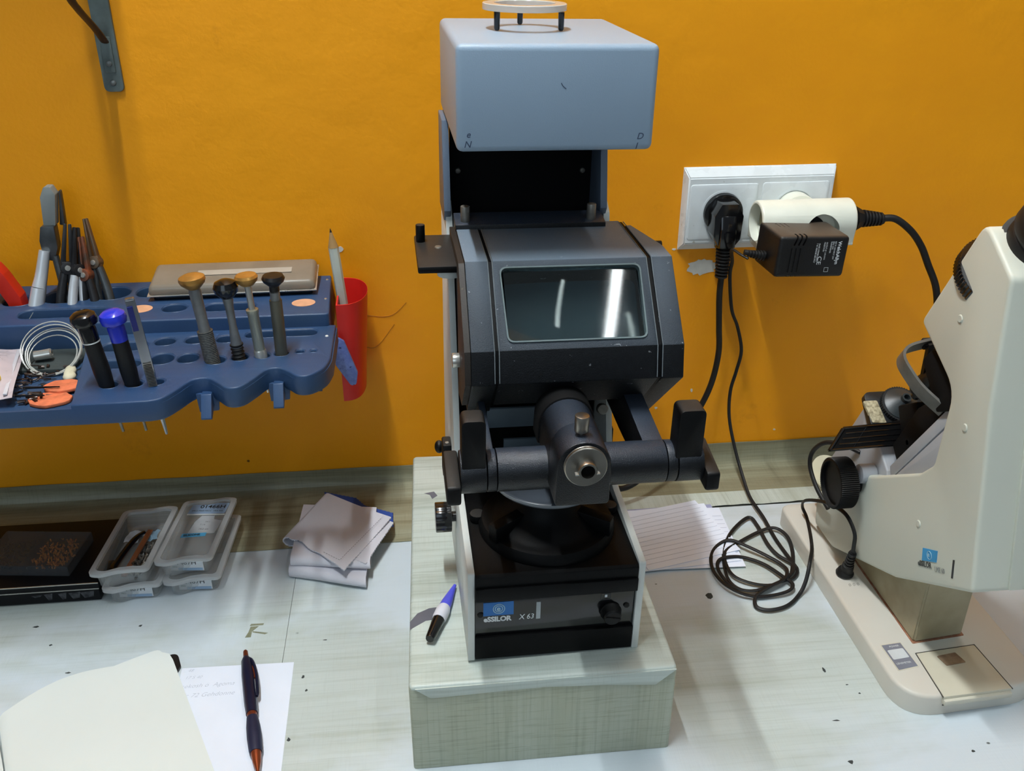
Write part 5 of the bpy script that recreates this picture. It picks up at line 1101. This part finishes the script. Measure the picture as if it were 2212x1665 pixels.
# many tiny screws and pins nobody could count
sm = B()
for i in range(60):
    x = random.uniform(-0.325, -0.292); y = random.uniform(-0.198, -0.135); a = random.uniform(0, PI); l = random.uniform(0.003, 0.012)
    z = ZT+random.uniform(0.001, 0.007); d = Vector((math.cos(a)*l, math.sin(a)*l*0.5, random.uniform(-0.001, 0.002)))
    sm.cyl((x, y, z), Vector((x, y, z))+d, random.choice((0.0006, 0.0009, 0.0013)), seg=8)
o = obj('loose_screws', sm, M('mixed_small_metal', (110, 100, 96), 0.3, metal=0.9, vs=160, col2=(50, 40, 38))); o['kind'] = 'stuff'; tag(o, 'jumble of tiny screws and pins in the parts tray', 'screws')
bits = [(-0.3120, -0.1800, -0.2850, -0.1790, 0.0011), (-0.3160, -0.1930, -0.2920, -0.1930, 0.0010)]
for x0, y0, x1, y1, r in bits:
    o = obj('black_pin', B().cyl((x0, y0, ZT+0.0070), (x1, y1, ZT+0.0062), r, r*0.5, seg=10), m_blackgloss)
    tag(o, 'long black pin lying over the orange foam' if y0 > -0.185 else 'black pin lying at the very front of the parts tray', 'pin'); settle(o, ((x0+x1)/2, (y0+y1)/2, ZT+0.005))
# zip bag
gridp = []
for i in range(14):
    row = []
    for j in range(12):
        u, v = i/13, j/11
        x = -0.3990+0.0640*u + 0.022*(1-v); y = -0.2000+0.0900*v
        z = ZT+0.0080+0.0060*math.sin(PI*u)*math.sin(PI*v)+0.0015*math.sin(7*u+5*v)+0.003*v
        row.append((x, y, z))
    gridp.append(row)
bgt = thing('zip_bag', 'clear plastic zip bag with pink and yellow contents at the left of the parts tray', 'bag', (-0.375, -0.155, ZT+0.002))
def Lz(b): return b.xf(Matrix.Translation(-Vector(bgt.location)))
m_bag = M('cloudy_plastic_film', (214, 202, 208), 0.28, alpha=0.72, var=0.10, vs=60, bump=0.4, bs=120)
obj('film', Lz(B().sheet(gridp, 0.0004)), m_bag, bgt)
obj('zip_seal', Lz(B().box((-0.3280, -0.1560, ZT+0.0105), (0.0030, 0.0850, 0.0016), (0, 0, 0.22), bev=0.0005)), M('milky_strip', (218, 218, 226), 0.3, trans=0.2), bgt)
obj('yellow_spot', Lz(hole(-0.3350, -0.1760, 0.0060, 0.0060, ZT+0.0135, ZT+0.0160)), M('bright_yellow', (236, 214, 40), 0.5), bgt)
obj('pink_card', Lz(B().box((-0.3700, -0.1560, ZT+0.0050), (0.0600, 0.0700, 0.0010))), M('pale_pink_card', (216, 172, 170), 0.7), bgt)
# ------------------------------------------------------------------ black tray and clear box of brass screws, left
m_traybk = M('black_lacquered_box', (15, 16, 19), 0.42, spec=0.2)
bt_ = thing('black_flat_box', 'flat black lacquered box with a silver edge line at the left end of the worktop', 'box', (-0.3850, -0.1180, 0.0005))
def Lx(b, r): return b.xf(Matrix.Translation(-Vector(r.location)))
obj('base', Lx(B().box((-0.3870, -0.1210, 0.0075), (0.1780, 0.0980, 0.0130), bev=0.001), bt_), m_traybk, bt_)
obj('lid', Lx(B().box((-0.3870, -0.1210, 0.0178), (0.1800, 0.0990, 0.0070), bev=0.001), bt_), m_traybk, bt_)
obj('silver_line', Lx(B().box((-0.3870, -0.1708, 0.0208), (0.1796, 0.0008, 0.0009)).box((-0.3870, -0.1708, 0.0145), (0.1790, 0.0008, 0.0007)), bt_), m_chrome, bt_)
m_worn = M('worn_grey_print', (74, 76, 80), 0.8, vs=300, col2=(34, 36, 40))
for x0, x1, z0, z1 in ((-0.3560, -0.3490, 0.0080, 0.0110), (-0.3450, -0.3400, 0.0040, 0.0118), (-0.3330, -0.3280, 0.0040, 0.0118), (-0.3240, -0.3160, 0.0042, 0.0118), (-0.3140, -0.3040, 0.0045, 0.0118)):
    obj('worn_print', Lx(B().prism([(x0+0.002, z0), (x1, z0+0.001), (x1+0.0015, z1), (x0-0.001, z1-0.001)], 'y', -0.17015, -0.16995), bt_), m_worn, bt_)
cbx = thing('clear_parts_box', 'smoky clear plastic box of brass screws lying on the flat black box', 'box', (-0.3620, -0.1280, 0.0215), (0, 0, math.radians(-7)))
m_smoke = M('smoky_clear_plastic', (92, 96, 100), 0.12, alpha=0.26, var=0.05)
sh = B()
w2, d2, h2 = 0.040, 0.026, 0.0100
for c, s in (((0, 0, 0.0007), (2*w2, 2*d2, 0.0012)), ((0, 0, h2), (2*w2, 2*d2, 0.0012)), ((-w2, 0, h2/2), (0.0012, 2*d2, h2)), ((w2, 0, h2/2), (0.0012, 2*d2, h2)), ((0, -d2, h2/2), (2*w2, 0.0012, h2)), ((0, d2, h2/2), (2*w2, 0.0012, h2)), ((-0.004, 0, h2/2), (0.0010, 2*d2, h2*0.9))):
    sh.box(c, s)
obj('shell', sh, m_smoke, cbx)
sc = B()
for i in range(230):
    x = random.uniform(0.001, 0.033); y = random.uniform(-0.020, 0.021)
    if ((x-0.017)/0.019)**2+(y/0.022)**2 > 1: continue
    sc.cyl((x, y, random.uniform(0.002, 0.006)), (x+random.uniform(-0.002, 0.002), y+random.uniform(-0.002, 0.002), random.uniform(0.003, 0.0085)), random.uniform(0.0004, 0.0008), seg=6)
o = obj('brass_screws', sc, M('orange_brass', (232, 150, 64), 0.35, metal=0.4, vs=260, var=0.4), cbx, 'heap of tiny brass screws'); o['kind'] = 'stuff'
sc = B()
for i in range(110):
    x = random.uniform(-0.036, -0.008); y = random.uniform(-0.020, 0.018)
    sc.cyl((x, y, random.uniform(0.002, 0.004)), (x+random.uniform(-0.003, 0.003), y+random.uniform(-0.003, 0.003), random.uniform(0.0025, 0.006)), random.uniform(0.0003, 0.0006), seg=6)
o = obj('dark_screws', sc, M('dark_tiny_screws', (64, 56, 52), 0.4, metal=0.8), cbx, 'scatter of tiny dark screws'); o['kind'] = 'stuff'

# ------------------------------------------------------------------ lens boxes, two stacks of two
m_blister = M('frosted_clear_plastic', (196, 200, 200), 0.2, alpha=0.27, var=0.05, vs=40)
m_blister2 = M('frosted_clear_rim', (208, 211, 212), 0.16, alpha=0.52, var=0.04)
def outline(s=1.0, e=0.0):
    # long box with an S-curved front and back edge; x across, y along; front is -y
    hw, hl = 0.0255-e, 0.0490-e; pts = []
    fr = [(-hw, -hl-0.002), (-hw*0.55, -hl-0.0035), (-hw*0.05, -hl+0.0015), (hw*0.5, -hl+0.0035), (hw, -hl+0.0030)]
    bk = [(hw, hl+0.0035), (hw*0.6, hl+0.0045), (hw*0.05, hl+0.0005), (-hw*0.5, hl-0.0005), (-hw, hl-0.002)]
    q = rpoly([fr[0], fr[1], fr[2], fr[3], fr[4], bk[0], bk[1], bk[2], bk[3], bk[4]], [0.007, 0.01, 0.01, 0.01, 0.007, 0.008, 0.01, 0.01, 0.01, 0.010], 5)
    return q
def lensbox(label, loc, rz, lidded=True, h=0.0185):
    t = thing('lens_box', label, 'box', loc, (0, 0, rz), 'clear plastic contact-lens boxes')
    # tray: floor and walls
    o_ = outline(e=0.0055); i_ = outline(e=0.0068); bmt = bmesh.new(); n = min(len(o_), len(i_))
    rings = [[bmt.verts.new((x, y, z)) for x, y in P_[:n]] for P_, z in ((o_, 0.0003), (outline(e=0.0040), h-0.0025), (outline(e=0.0052), h-0.0025), (i_, 0.0016))]
    bmt.faces.new(rings[0]); bmt.faces.new(rings[-1])
    for Ra, Rb in zip(rings, rings[1:]):
        for i in range(n): bmt.faces.new((Ra[i], Ra[(i+1) % n], Rb[(i+1) % n], Rb[i]))
    bmesh.ops.recalc_face_normals(bmt, faces=bmt.faces)
    obj('tray', B()._merge(bmt), m_blister, t)
    # flange
    bmt = bmesh.new(); O, I = outline(), outline(e=0.0048)
    rings = [[bmt.verts.new((x, y, z)) for x, y in P_] for P_, z in ((O, h-0.0036), (O, h-0.0006), (outline(e=0.0008), h), (I, h), (I, h-0.0030))]
    for Ra, Rb in zip(rings, rings[1:]+rings[:1]):
        for i in range(len(O)): bmt.faces.new((Ra[i], Ra[(i+1) % len(O)], Rb[(i+1) % len(O)], Rb[i]))
    bmesh.ops.recalc_face_normals(bmt, faces=bmt.faces)
    obj('rim', B()._merge(bmt), m_blister2, t)
    if lidded:
        obj('lid', B().prism(outline(e=0.0044), 'z', h-0.0022, h-0.0010), m_blister, t)
    return t
m_card = M('pale_leaflet', (210, 214, 218), 0.7, vs=60)
m_lblue = M('pale_blue_label', (150, 176, 204), 0.6)
b1 = lensbox('lower lidded lens box of the left stack, beside the flat black box', (-0.2655, -0.1290, 0.0002), math.radians(-3))
b2 = lensbox('open-topped lens box full of small parts on top of the left stack', (-0.2720, -0.1300, 0.0190), math.radians(-4), lidded=False)
b3 = lensbox('lower lens box of the right stack with label showing in front', (-0.2140, -0.1240, 0.0002), math.radians(-3))
b4 = lensbox('top lens box of the right stack with blue label and blue sticker on its lid', (-0.2180, -0.1200, 0.0190), math.radians(-5))
for bx in (b1, b3, b4):
    fr = frame((1, 0, 0), (0, 0, 1))
    obj('front_label', B().box((0.001, -0.0415, 0.0078), (0.030, 0.0006, 0.0115), bev=0.0002), m_card, bx)
    obj('blue_stripe', B().box((0.004, -0.0419, 0.0038), (0.022, 0.0003, 0.0028)), m_lblue, bx)
    text('label_print', '01467H', 0.0062, m_ink, bx, (-0.012, -0.0419, 0.0088), fr, ext=0.00003, xs=1.1)
    text('label_print', 'PRO', 0.0022, m_ink, bx, (-0.012, -0.0419, 0.0056), fr, ext=0.00003)
lidz = 0.0176
obj('top_label', B().prism(rpoly([(-0.0165, 0.0250), (0.0190, 0.0265), (0.0200, 0.0440), (0.0080, 0.0440), (0.0, 0.0410), (-0.0150, 0.0410)], 0.001, 2), 'z', lidz-0.0002, lidz), m_lblue, b4)
obj('label_edge', B().box((0.0015, 0.0245, lidz), (0.0360, 0.0016, 0.0003)), m_white, b4)
obj('inner_leaflet', B().prism([(-0.0020, 0.0240), (0.0100, 0.0240), (0.0110, 0.0180), (0.0190, 0.0160), (0.0170, -0.0040), (-0.0080, -0.0060), (-0.0060, 0.0140)], 'z', lidz-0.0014, lidz-0.0011), m_card, b4)
text('label_print', '01466H', 0.0076, m_ink, b4, (-0.0070, 0.0350, lidz+0.0001), frame((1, 0, 0), (0, 1, 0)), ext=0.00003, bold=0.0001)
text('label_print', 'IPRO MARTECC  14.6 mm', 0.0030, m_ink, b4, (-0.0135, 0.0295, lidz+0.0001), frame((1, 0, 0), (0, 1, 0)), ext=0.00003, xs=0.9)
for s, x, y, z_ in (('04.1', 0.0040, 0.0130, 0.0026), ('7.14', 0.0000, 0.0080, 0.0030), ('14.5 cm', 0.0005, 0.0010, 0.0030)):
    text('label_print', s, z_, M('grey_print', (120, 122, 126), 0.7) if s != '14.5 cm' else m_ink, b4, (x, y, lidz-0.0010), frame((1, 0, 0), (0, 1, 0)), ext=0.00003)
obj('blue_sticker', B().prism(rpoly([(-0.0120, -0.0130), (0.0105, -0.0105), (0.0105, -0.0052), (-0.0115, -0.0072)], 0.0005, 2), 'z', lidz, lidz+0.0002), M('sky_blue_sticker', (86, 178, 226), 0.5), b4)
text('sticker_print', 'SILICONE', 0.0038, m_ink, b4, (-0.0100, -0.0112, lidz+0.0003), frame((1, 0.11, 0), (0, 1, 0)), ext=0.00003, bold=0.00012, xs=0.95)
# small parts inside the open box
m_copper = M('copper_brown_strip', (150, 96, 66), 0.4, metal=0.3)
def inbox(name, b, m, lab, cat, g=None):
    bpy.context.view_layer.update(); b.xf(b2.matrix_world)
    o = obj(name, b, m); tag(o, lab, cat, g); c = sum((Vector(q) for q in o.bound_box), Vector())/8; zl = min(q[2] for q in o.bound_box)
    settle(o, (c.x, c.y, zl)); return o
inbox('copper_strip', B().box((0.0030, -0.008, 0.0085), (0.0052, 0.062, 0.0016), (0.10, 0, -0.10), bev=0.0004), m_copper, 'copper-brown strip lying along the open lens box', 'strip')
inbox('black_strap', B().tube([(-0.0135, -0.036, 0.006), (-0.0105, -0.010, 0.008), (-0.0050, 0.012, 0.010), (0.002, 0.020, 0.011)], 0.0026, 8, 8, flat=(0.45, 1.2)), m_blackgloss, 'black strap curled down the left of the open lens box', 'strap')
inbox('dark_hinge_piece', B().box((-0.0150, -0.0270, 0.0060), (0.0060, 0.0180, 0.0050), (0, 0, 0.2), bev=0.001), m_blackgloss, 'small black hinge piece in the front left of the open lens box', 'hinge')
inbox('blue_wrapper', B().sheet([[(0.001+0.013*i/5+0.001*math.sin(j*1.3), 0.010+0.0022*j, 0.0090+0.0016*math.sin(i*1.7+j)) for j in range(8)] for i in range(6)], 0.0003), M('pale_blue_wrapper', (140, 170, 190), 0.35, bump=0.4), 'crumpled pale blue wrapper at the back of the open lens box', 'wrapper')
inbox('white_slip', B().sheet([[(-0.015+0.013*i/5, 0.008+0.0025*j, 0.0085+0.0012*math.sin(i*1.2+j*0.7)) for j in range(8)] for i in range(6)], 0.0003), m_card, 'folded white slip at the back left of the open lens box', 'slip')
jj = B()
for i in range(70):
    x = random.uniform(0.004, 0.0165); y = random.uniform(-0.036, 0.008); a = random.uniform(0, PI); l = random.uniform(0.004, 0.013)
    jj.cyl((x-l/2*math.cos(a)*0.5, y-l/2*math.sin(a), random.uniform(0.003, 0.009)), (x+l/2*math.cos(a)*0.5, y+l/2*math.sin(a), random.uniform(0.003, 0.010)), random.uniform(0.0005, 0.0012), seg=7)
o = inbox('mixed_spare_parts', jj, M('dark_mixed_spares', (60, 56, 50), 0.35, metal=0.6, vs=200, col2=(150, 146, 138)), 'tangle of dark and silver frame parts in the open lens box', 'spare parts'); o['kind'] = 'stuff'

# ------------------------------------------------------------------ cleaning cloths
m_cloth = M('grey_microfibre', (204, 202, 210), 0.85, var=0.05, vs=14, bump=0.5, bs=1600)
m_clothblue = M('blue_microfibre', (44, 72, 148), 0.85, var=0.08, bump=0.5, bs=1600)
def pinked(poly, step=0.0022, amp=0.0007, edges=None):
    out = []; N = len(poly)
    for i in range(N):
        a = Vector(poly[i]); b_ = Vector(poly[(i+1) % N]); d = b_-a; n = max(2, int(d.length/step)); nr = Vector((d.y, -d.x)).normalized()
        if edges is not None and i not in edges: out.append(tuple(a)); continue
        for k in range(n): p = a+d*k/n + nr*(amp if k % 2 else 0); out.append((p.x, p.y))
    return out
bcl = thing('blue_cloth', 'folded blue pinked-edge cleaning cloth sticking out behind the grey cloth', 'cloth', (-0.075, -0.060, 0.0015))
for z in (0.0112, 0.0130):
    pl_ = [(-0.1095+0.002*(z > 0.003), -0.0340), (-0.0736, -0.0490), (-0.0640, -0.0640), (-0.0355, -0.0800), (-0.0352, -0.1000), (-0.0950, -0.0900)]
    obj('fold', Lx(B().prism(pinked(pl_, edges=(0, 1, 2, 3)), 'z', z, z+0.0016), bcl), m_clothblue, bcl)
gcl = thing('grey_cloth', 'folded grey microfibre cloth with pinked edges, stacked in three layers', 'cloth', (-0.09, -0.11, 0.0))
def layer(poly, z0, curl, n=26, thick=0.0016):
    """quad layer of cloth: poly is 4 corners, curl(u,v) gives height; edges u=1 and v=0 pinked"""
    a, b_, c, d = [Vector(p) for p in poly]; rows = []
    for i in range(n*2+1):
        u = i/(n*2); row = []
        for j in range(n*2+1):
            v = j/(n*2); p = (a*(1-u)+b_*u)*(1-v)+(d*(1-u)+c*u)*v
            if j == 0 and i % 2: p = p+Vector((0, 0.0009))
            if i == n*2 and j % 2: p = p+Vector((-0.0008, 0))
            row.append((p.x, p.y, z0+curl(u, v)))
        rows.append(row)
    return B().sheet(rows, thick)
# bottom double fold (front roll), middle layers, top sheet with a curled left corner
def fold_roll(y0, z0, x0, x1, r, n=30, h=0.0055):
    rows = []
    for i in range(n+1):
        k = i/n; x = x0+(x1-x0)*k; yy = y0[0]+(y0[1]-y0[0])*k
        row = []
        for j in range(13):
            a = -PI/2+PI*j/12; row.append((x, yy-r*math.cos(a)*(1-0.15*math.sin(k*6)), z0+h+h*math.sin(a)*(1+0.12*math.sin(k*5+1))))
        row = [(x+0.004, yy+0.085, z0+0.0014)] + row + [(x+0.004, yy+0.085, z0+2*h-0.001)]
        rows.append(row)
    return B().sheet(rows, 0.0016)
obj('lower_fold', Lx(fold_roll((-0.1510, -0.1750), 0.0012, -0.1320, -0.0600, 0.0055, h=0.0046), gcl), m_cloth, gcl)
obj('middle_fold', Lx(fold_roll((-0.1470, -0.1600), 0.0112, -0.1300, -0.0560, 0.0060, h=0.0040), gcl), m_cloth, gcl)
def roll_layer():
    # top sheet: left edge rolls under
    rows = []; n = 46
    for i in range(n+1):
        v = i/n; row = []
        L_ = Vector((-0.1360, -0.1180)).lerp(Vector((-0.1040, -0.0500)), v); R_ = Vector((-0.0790, -0.1750)).lerp(Vector((-0.0370, -0.0980)), v)
        for j in range(60):
            u = j/59
            if u < 0.2:
                a = PI*1.25*(0.2-u)/0.2; p = L_.lerp(R_, 0.03); r = 0.0062*(1-0.45*v)
                x = p.x - r*math.sin(a); z = 0.0222+0.0012*v - r*(1-math.cos(a)); y = p.y
            else:
                k = (u-0.2)/0.8; p = L_.lerp(R_, 0.03+0.97*k); x, y = p.x, p.y; z = 0.0222 + 0.0012*v + 0.0012*math.sin(k*3+v*3) - 0.0016*k
            if i == 0: y -= 0.0007*(j % 2); 
            if i == 0: y += 0.0030*math.sin(j*0.35)*(1-abs(2*u-0.6))
            if j == 59: x += 0.0008*(i % 2)
            row.append((x, y, z))
        rows.append(row)
    return B().sheet(rows, 0.0013)
obj('top_sheet', Lx(roll_layer(), gcl), m_cloth, gcl)
def second_sheet():
    rows = []; n = 40
    for i in range(n+1):
        v = i/n; row = []
        L_ = Vector((-0.1250, -0.1210)).lerp(Vector((-0.0980, -0.0560)), v); R_ = Vector((-0.0600, -0.1660)).lerp(Vector((-0.0350, -0.1030)), v)
        for j in range(45):
            u = j/44; p = L_.lerp(R_, u); x, y = p.x, p.y
            if i == 0: y -= 0.0006*(j % 2)
            if j == 44: x += 0.0008*(i % 2)
            row.append((x, y, 0.0200-0.0012*u+0.0004*math.sin(5*v)))
        rows.append(row)
    return B().sheet(rows, 0.0012)
obj('second_sheet', Lx(second_sheet(), gcl), m_cloth, gcl)
m_thread = M('edge_shadow_thread', (96, 92, 100), 0.9)  # dark dashes paint the shadow along the stitched edge
hm = B(); pa, pb_ = Vector((-0.0470, -0.1020, 0.0236)), Vector((-0.0835, -0.1640, 0.0236))
for i in range(24):
    a, b_ = pa.lerp(pb_, i/24), pa.lerp(pb_, (i+0.6)/24); hm.tube([a, b_], 0.00022, 4, 1)
pa, pb_ = pb_, Vector((-0.1000, -0.1500, 0.0240))
for i in range(7):
    a, b_ = pa.lerp(pb_, i/7), pa.lerp(pb_, (i+0.6)/7); hm.tube([a, b_], 0.00022, 4, 1)
obj('hem_shadow_line', Lx(hm, gcl), m_thread, gcl)

# ------------------------------------------------------------------ note cards behind the block
m_cardp = M('lined_card_paper', (226, 232, 246), 0.7, var=0.02)
m_line = M('printed_rule_line', (184, 190, 208), 0.7)
m_lav = M('lavender_card', (158, 162, 196), 0.7)
cards = [('lavender card at the bottom of the card pile, showing along the back', m_lav, (0.2450, -0.1290, 0.0013), 0.4, 0.1020, 0.0960, 0.0008),
         ('white ruled card low in the pile, its right corner showing by the coiled lead', m_cardp, (0.2440, -0.1350, 0.0022), -2.5, 0.1120, 0.0980, 0.0007),
         ('white ruled card in the middle of the pile, edge showing at the front', m_cardp, (0.2400, -0.1330, 0.0030), 4.0, 0.1040, 0.0980, 0.0007),
         ('top ruled card of the pile, turned so one corner points at the wall', m_cardp, (0.2420, -0.1300, 0.0038), 13.0, 0.0990, 0.0900, 0.0007)]
for i, (lab, m, loc, rz, w_, d_, th) in enumerate(cards):
    t = thing('note_card', lab, 'card', loc, (0, 0, math.radians(rz)), 'ruled note cards beside the blocker')
    pts = [(-w_/2, -d_/2), (w_/2, -d_/2), (w_/2, d_/2), (-w_/2, d_/2)]
    obj('sheet', B().box((0, 0, th/2-0.0003), (w_, d_, th*0.6)), m, t)
    if m is m_cardp and i in (1, 3):
        lb_ = B()
        for k in range(12): lb_.box((0, -d_/2+0.008+k*0.0068, th*0.6), (w_*0.97, 0.00035, 0.00012))
        obj('ruling', lb_, m_line, t)

# ------------------------------------------------------------------ notebook, paper sheet, pen
nb = thing('open_notebook', 'open cream-paged notebook with a black cover in the lower left corner', 'notebook', (-0.2500, -0.3400, 0.0))
m_cream_p = M('cream_page', (214, 220, 216), 0.7, var=0.02, vs=12)
# cover
cov = [(-0.0, 0.0)]
def Ln(b): return b.xf(Matrix.Translation(-Vector(nb.location)))
obj('cover', Ln(B().prism(rpoly([(-0.3300, -0.3130), (-0.2300, -0.2530), (-0.2145, -0.2490), (-0.2088, -0.2640), (-0.2120, -0.2780), (-0.1310, -0.4550), (-0.2500, -0.5150)], [0.004, 0.004, 0.006, 0.002, 0.01, 0.004, 0.004], 6), 'z', 0.0004, 0.0028, bev=0.0006), ), m_blkplastic, nb)
# right-hand block of pages, bulging out of the spine
def pages():
    rows = []; n = 30
    tl, tr_, brr, bll = Vector((-0.3330, -0.3130)), Vector((-0.2200, -0.2520)), Vector((-0.1270, -0.4560)), Vector((-0.2400, -0.5160))
    return tl, tr_, brr, bll
tl, tr_, brr, bll = pages()
def block(z_of, z0, mat, name, sl=1.0):
    t = bmesh.new(); n, m_ = 36, 24; T = []; Bm = []
    for i in range(n+1):
        u = i/n; a = []; c = []
        for j in range(m_+1):
            v = j/m_; top = tl.lerp(tr_, u); bot = bll.lerp(brr, u); p = top.lerp(bot, v)
            # back edge bows outwards near the spine, rounded outer corner
            if v < 0.2:
                bow = 0.0170*(math.sin(PI*min(1, u*1.5))**1.0 if u < 0.66 else 0)*(1-v/0.2); p = p+Vector((-0.30, 0.95))*bow*0.6
            if u > 0.90 and v < 0.07:
                k = (u-0.90)/0.10*(1-v/0.07); p = p+Vector((-0.004, -0.007))*k*k
            a.append(t.verts.new((p.x, p.y, z_of(u)))); c.append(t.verts.new((p.x, p.y, z0)))
        T.append(a); Bm.append(c)
    for i in range(n):
        for j in range(m_):
            t.faces.new((T[i][j], T[i+1][j], T[i+1][j+1], T[i][j+1])); t.faces.new((Bm[i][j], Bm[i][j+1], Bm[i+1][j+1], Bm[i+1][j]))
        for j in (0, m_): t.faces.new((T[i][j], T[i+1][j], Bm[i+1][j], Bm[i][j]))
    for i in (0, n):
        for j in range(m_): t.faces.new((T[i][j], T[i][j+1], Bm[i][j+1], Bm[i][j]))
    bmesh.ops.recalc_face_normals(t, faces=t.faces)
    return obj(name, Ln(B()._merge(t)), mat, nb)
block(lambda u: 0.0100+0.0075*math.sin(PI*min(1, (u+0.03)*1.1)/2*1.0)*(1-u*0.45) if u > 0.02 else 0.0085, 0.0028, m_cream_p, 'page_block')
# left-hand page edge just inside the frame
def leftpage():
    rows = []
    for i in range(12):
        k = i/11; a = tl.lerp(tl+Vector((-0.090, -0.050)), k); b_ = bll.lerp(bll+Vector((-0.090, -0.050)), k)
        z = 0.0085+0.0080*math.sin(PI*min(1, k*1.6)/2)
        rows.append([(a.x-0.0006, a.y-0.004, z), ((a.x+b_.x)/2, (a.y+b_.y)/2, z), (b_.x, b_.y, z)])
    return B().sheet(rows, 0.0030)
obj('left_page', Ln(leftpage()), m_cream_p, nb)
sp = thing('paper_sheet', 'white sheet with faint handwriting under the pen and notebook', 'paper', (-0.16, -0.32, 0.0))
obj('sheet', B().prism([(-0.2080+0.16, -0.2650+0.32), (-0.1170+0.16, -0.2675+0.32), (-0.1140+0.16, -0.4400+0.32), (-0.2000+0.16, -0.4400+0.32)], 'z', 0.00015, 0.0004), M('white_paper', (224, 230, 242), 0.7, var=0.02), sp)
m_hand = M('faint_pencil', (176, 184, 198), 0.8)
for s, x, y, sz in (('.. 48', -0.2060, -0.2700, 0.0045), ('..  17 S 40', -0.2080, -0.2780, 0.0045), ('  sekosh \u00f6  Agoma', -0.2080, -0.2880, 0.0060), ('  Nc 72 Gehdonne', -0.2080, -0.2985, 0.0062)):
    text('handwriting', s, sz, m_hand, sp, (x+0.16, y+0.32, 0.00042), frame((1, 0.0, 0), (0, 1, 0)), shear=0.35, ext=0.00002, bold=-0.00010)
# pen
p0, p1 = Vector((-0.1575, -0.2560, 0.0062)), Vector((-0.1305, -0.3820, 0.0058))
ax = (p1-p0).normalized()
pen = thing('ball_pen', 'navy blue ball pen with copper trim lying on the white sheet', 'pen', p0, Vector((0, 0, 1)).rotation_difference(ax).to_euler())
m_navy = M('navy_barrel', (22, 24, 46), 0.3, var=0.1)
m_cop = M('copper_trim', (140, 72, 44), 0.3, metal=0.7)
Lp_ = (p1-p0).length; k = Lp_/0.129
obj('push_button', B().lathe([(0, 0), (0.0014, 0.0002), (0.0020, 0.0015), (0.0022, 0.0090), (0, 0.0090)], (0, 0, 0), (0, 0, 1), 18), m_cop, pen)
obj('upper_barrel', B().lathe([(0, 0.0085), (0.0026, 0.0085), (0.0042, 0.0130), (0.0051, 0.0300), (0.0051, 0.0620), (0.0045, 0.0720), (0, 0.0720)], (0, 0, 0), (0, 0, 1), 24), m_navy, pen)
obj('centre_ring', B().lathe([(0, 0.0715), (0.0040, 0.0715), (0.0037, 0.0740), (0.0040, 0.0765), (0, 0.0765)], (0, 0, 0), (0, 0, 1), 24), m_cop, pen)
obj('grip', B().lathe([(0, 0.0760), (0.0043, 0.0760), (0.0053, 0.0860), (0.0055, 0.0960), (0.0050, 0.1080), (0.0045, 0.1110), (0, 0.1110)], (0, 0, 0), (0, 0, 1), 24), M('navy_rubber_grip', (22, 26, 54), 0.55), pen)
obj('tip', B().lathe([(0, 0.1108), (0.0040, 0.1108), (0.0030, 0.1200), (0.0014, 0.1270), (0.0008, 0.1330), (0, 0.1330)], (0, 0, 0), (0, 0, 1), 20), m_cop, pen)
bpy.context.view_layer.update()
inv = pen.matrix_world.inverted(); sd = (inv.to_3x3() @ Vector((1, 0.2, 0.35))).normalized()
clip_pts = [sd*0.0015+Vector((0, 0, 0.0100)), sd*0.0050+Vector((0, 0, 0.0160)), sd*0.0072+Vector((0, 0, 0.0320)), sd*0.0066+Vector((0, 0, 0.0520)), sd*0.0052+Vector((0, 0, 0.0560))]
obj('clip', B().tube(clip_pts, 0.0013, 10, 6, flat=(1, 1.2)), m_navy, pen)
obj('copper_band', B().tube([sd*-0.0020+Vector((0, 0, 0.0180)), sd*0.0028+Vector((0, 0, 0.0185))+Vector((0, 0, 0.001)), sd*0.0056+Vector((0, 0, 0.0290)), sd*0.0058+Vector((0, 0, 0.0360))], 0.0011, 8, 5), m_cop, pen)

# ------------------------------------------------------------------ marker tube on the covered block
g0, g1 = Vector((-0.0035, -0.3465, 0.0860)), Vector((0.0185, -0.2830, 0.0830))
gp = thing('glue_tube', 'small purple-blue tube with white collar and black cap on the covered block', 'tube', g0, Vector((0, 0, 1)).rotation_difference((g1-g0).normalized()).to_euler())
obj('cap', B().lathe([(0, 0), (0.0030, 0), (0.0034, 0.0010), (0.0048, 0.0225), (0, 0.0225)], (0, 0, 0), (0, 0, 1), 12), m_blackgloss, gp)
obj('collar', B().lathe([(0, 0.0220), (0.0050, 0.0220), (0.0054, 0.0250), (0.0054, 0.0340), (0.0046, 0.0370), (0, 0.0370)], (0, 0, 0), (0, 0, 1), 24), M('white_collar', (222, 222, 232), 0.4), gp)
obj('tube_body', B().lathe([(0, 0.0365), (0.0046, 0.0365), (0.0042, 0.0440), (0.0012, 0.0660), (0, 0.0665)], (0, 0, 0), (0, 0, 1), 20, (1, 0.8)), M('violet_blue_plastic', (88, 92, 220), 0.35), gp)
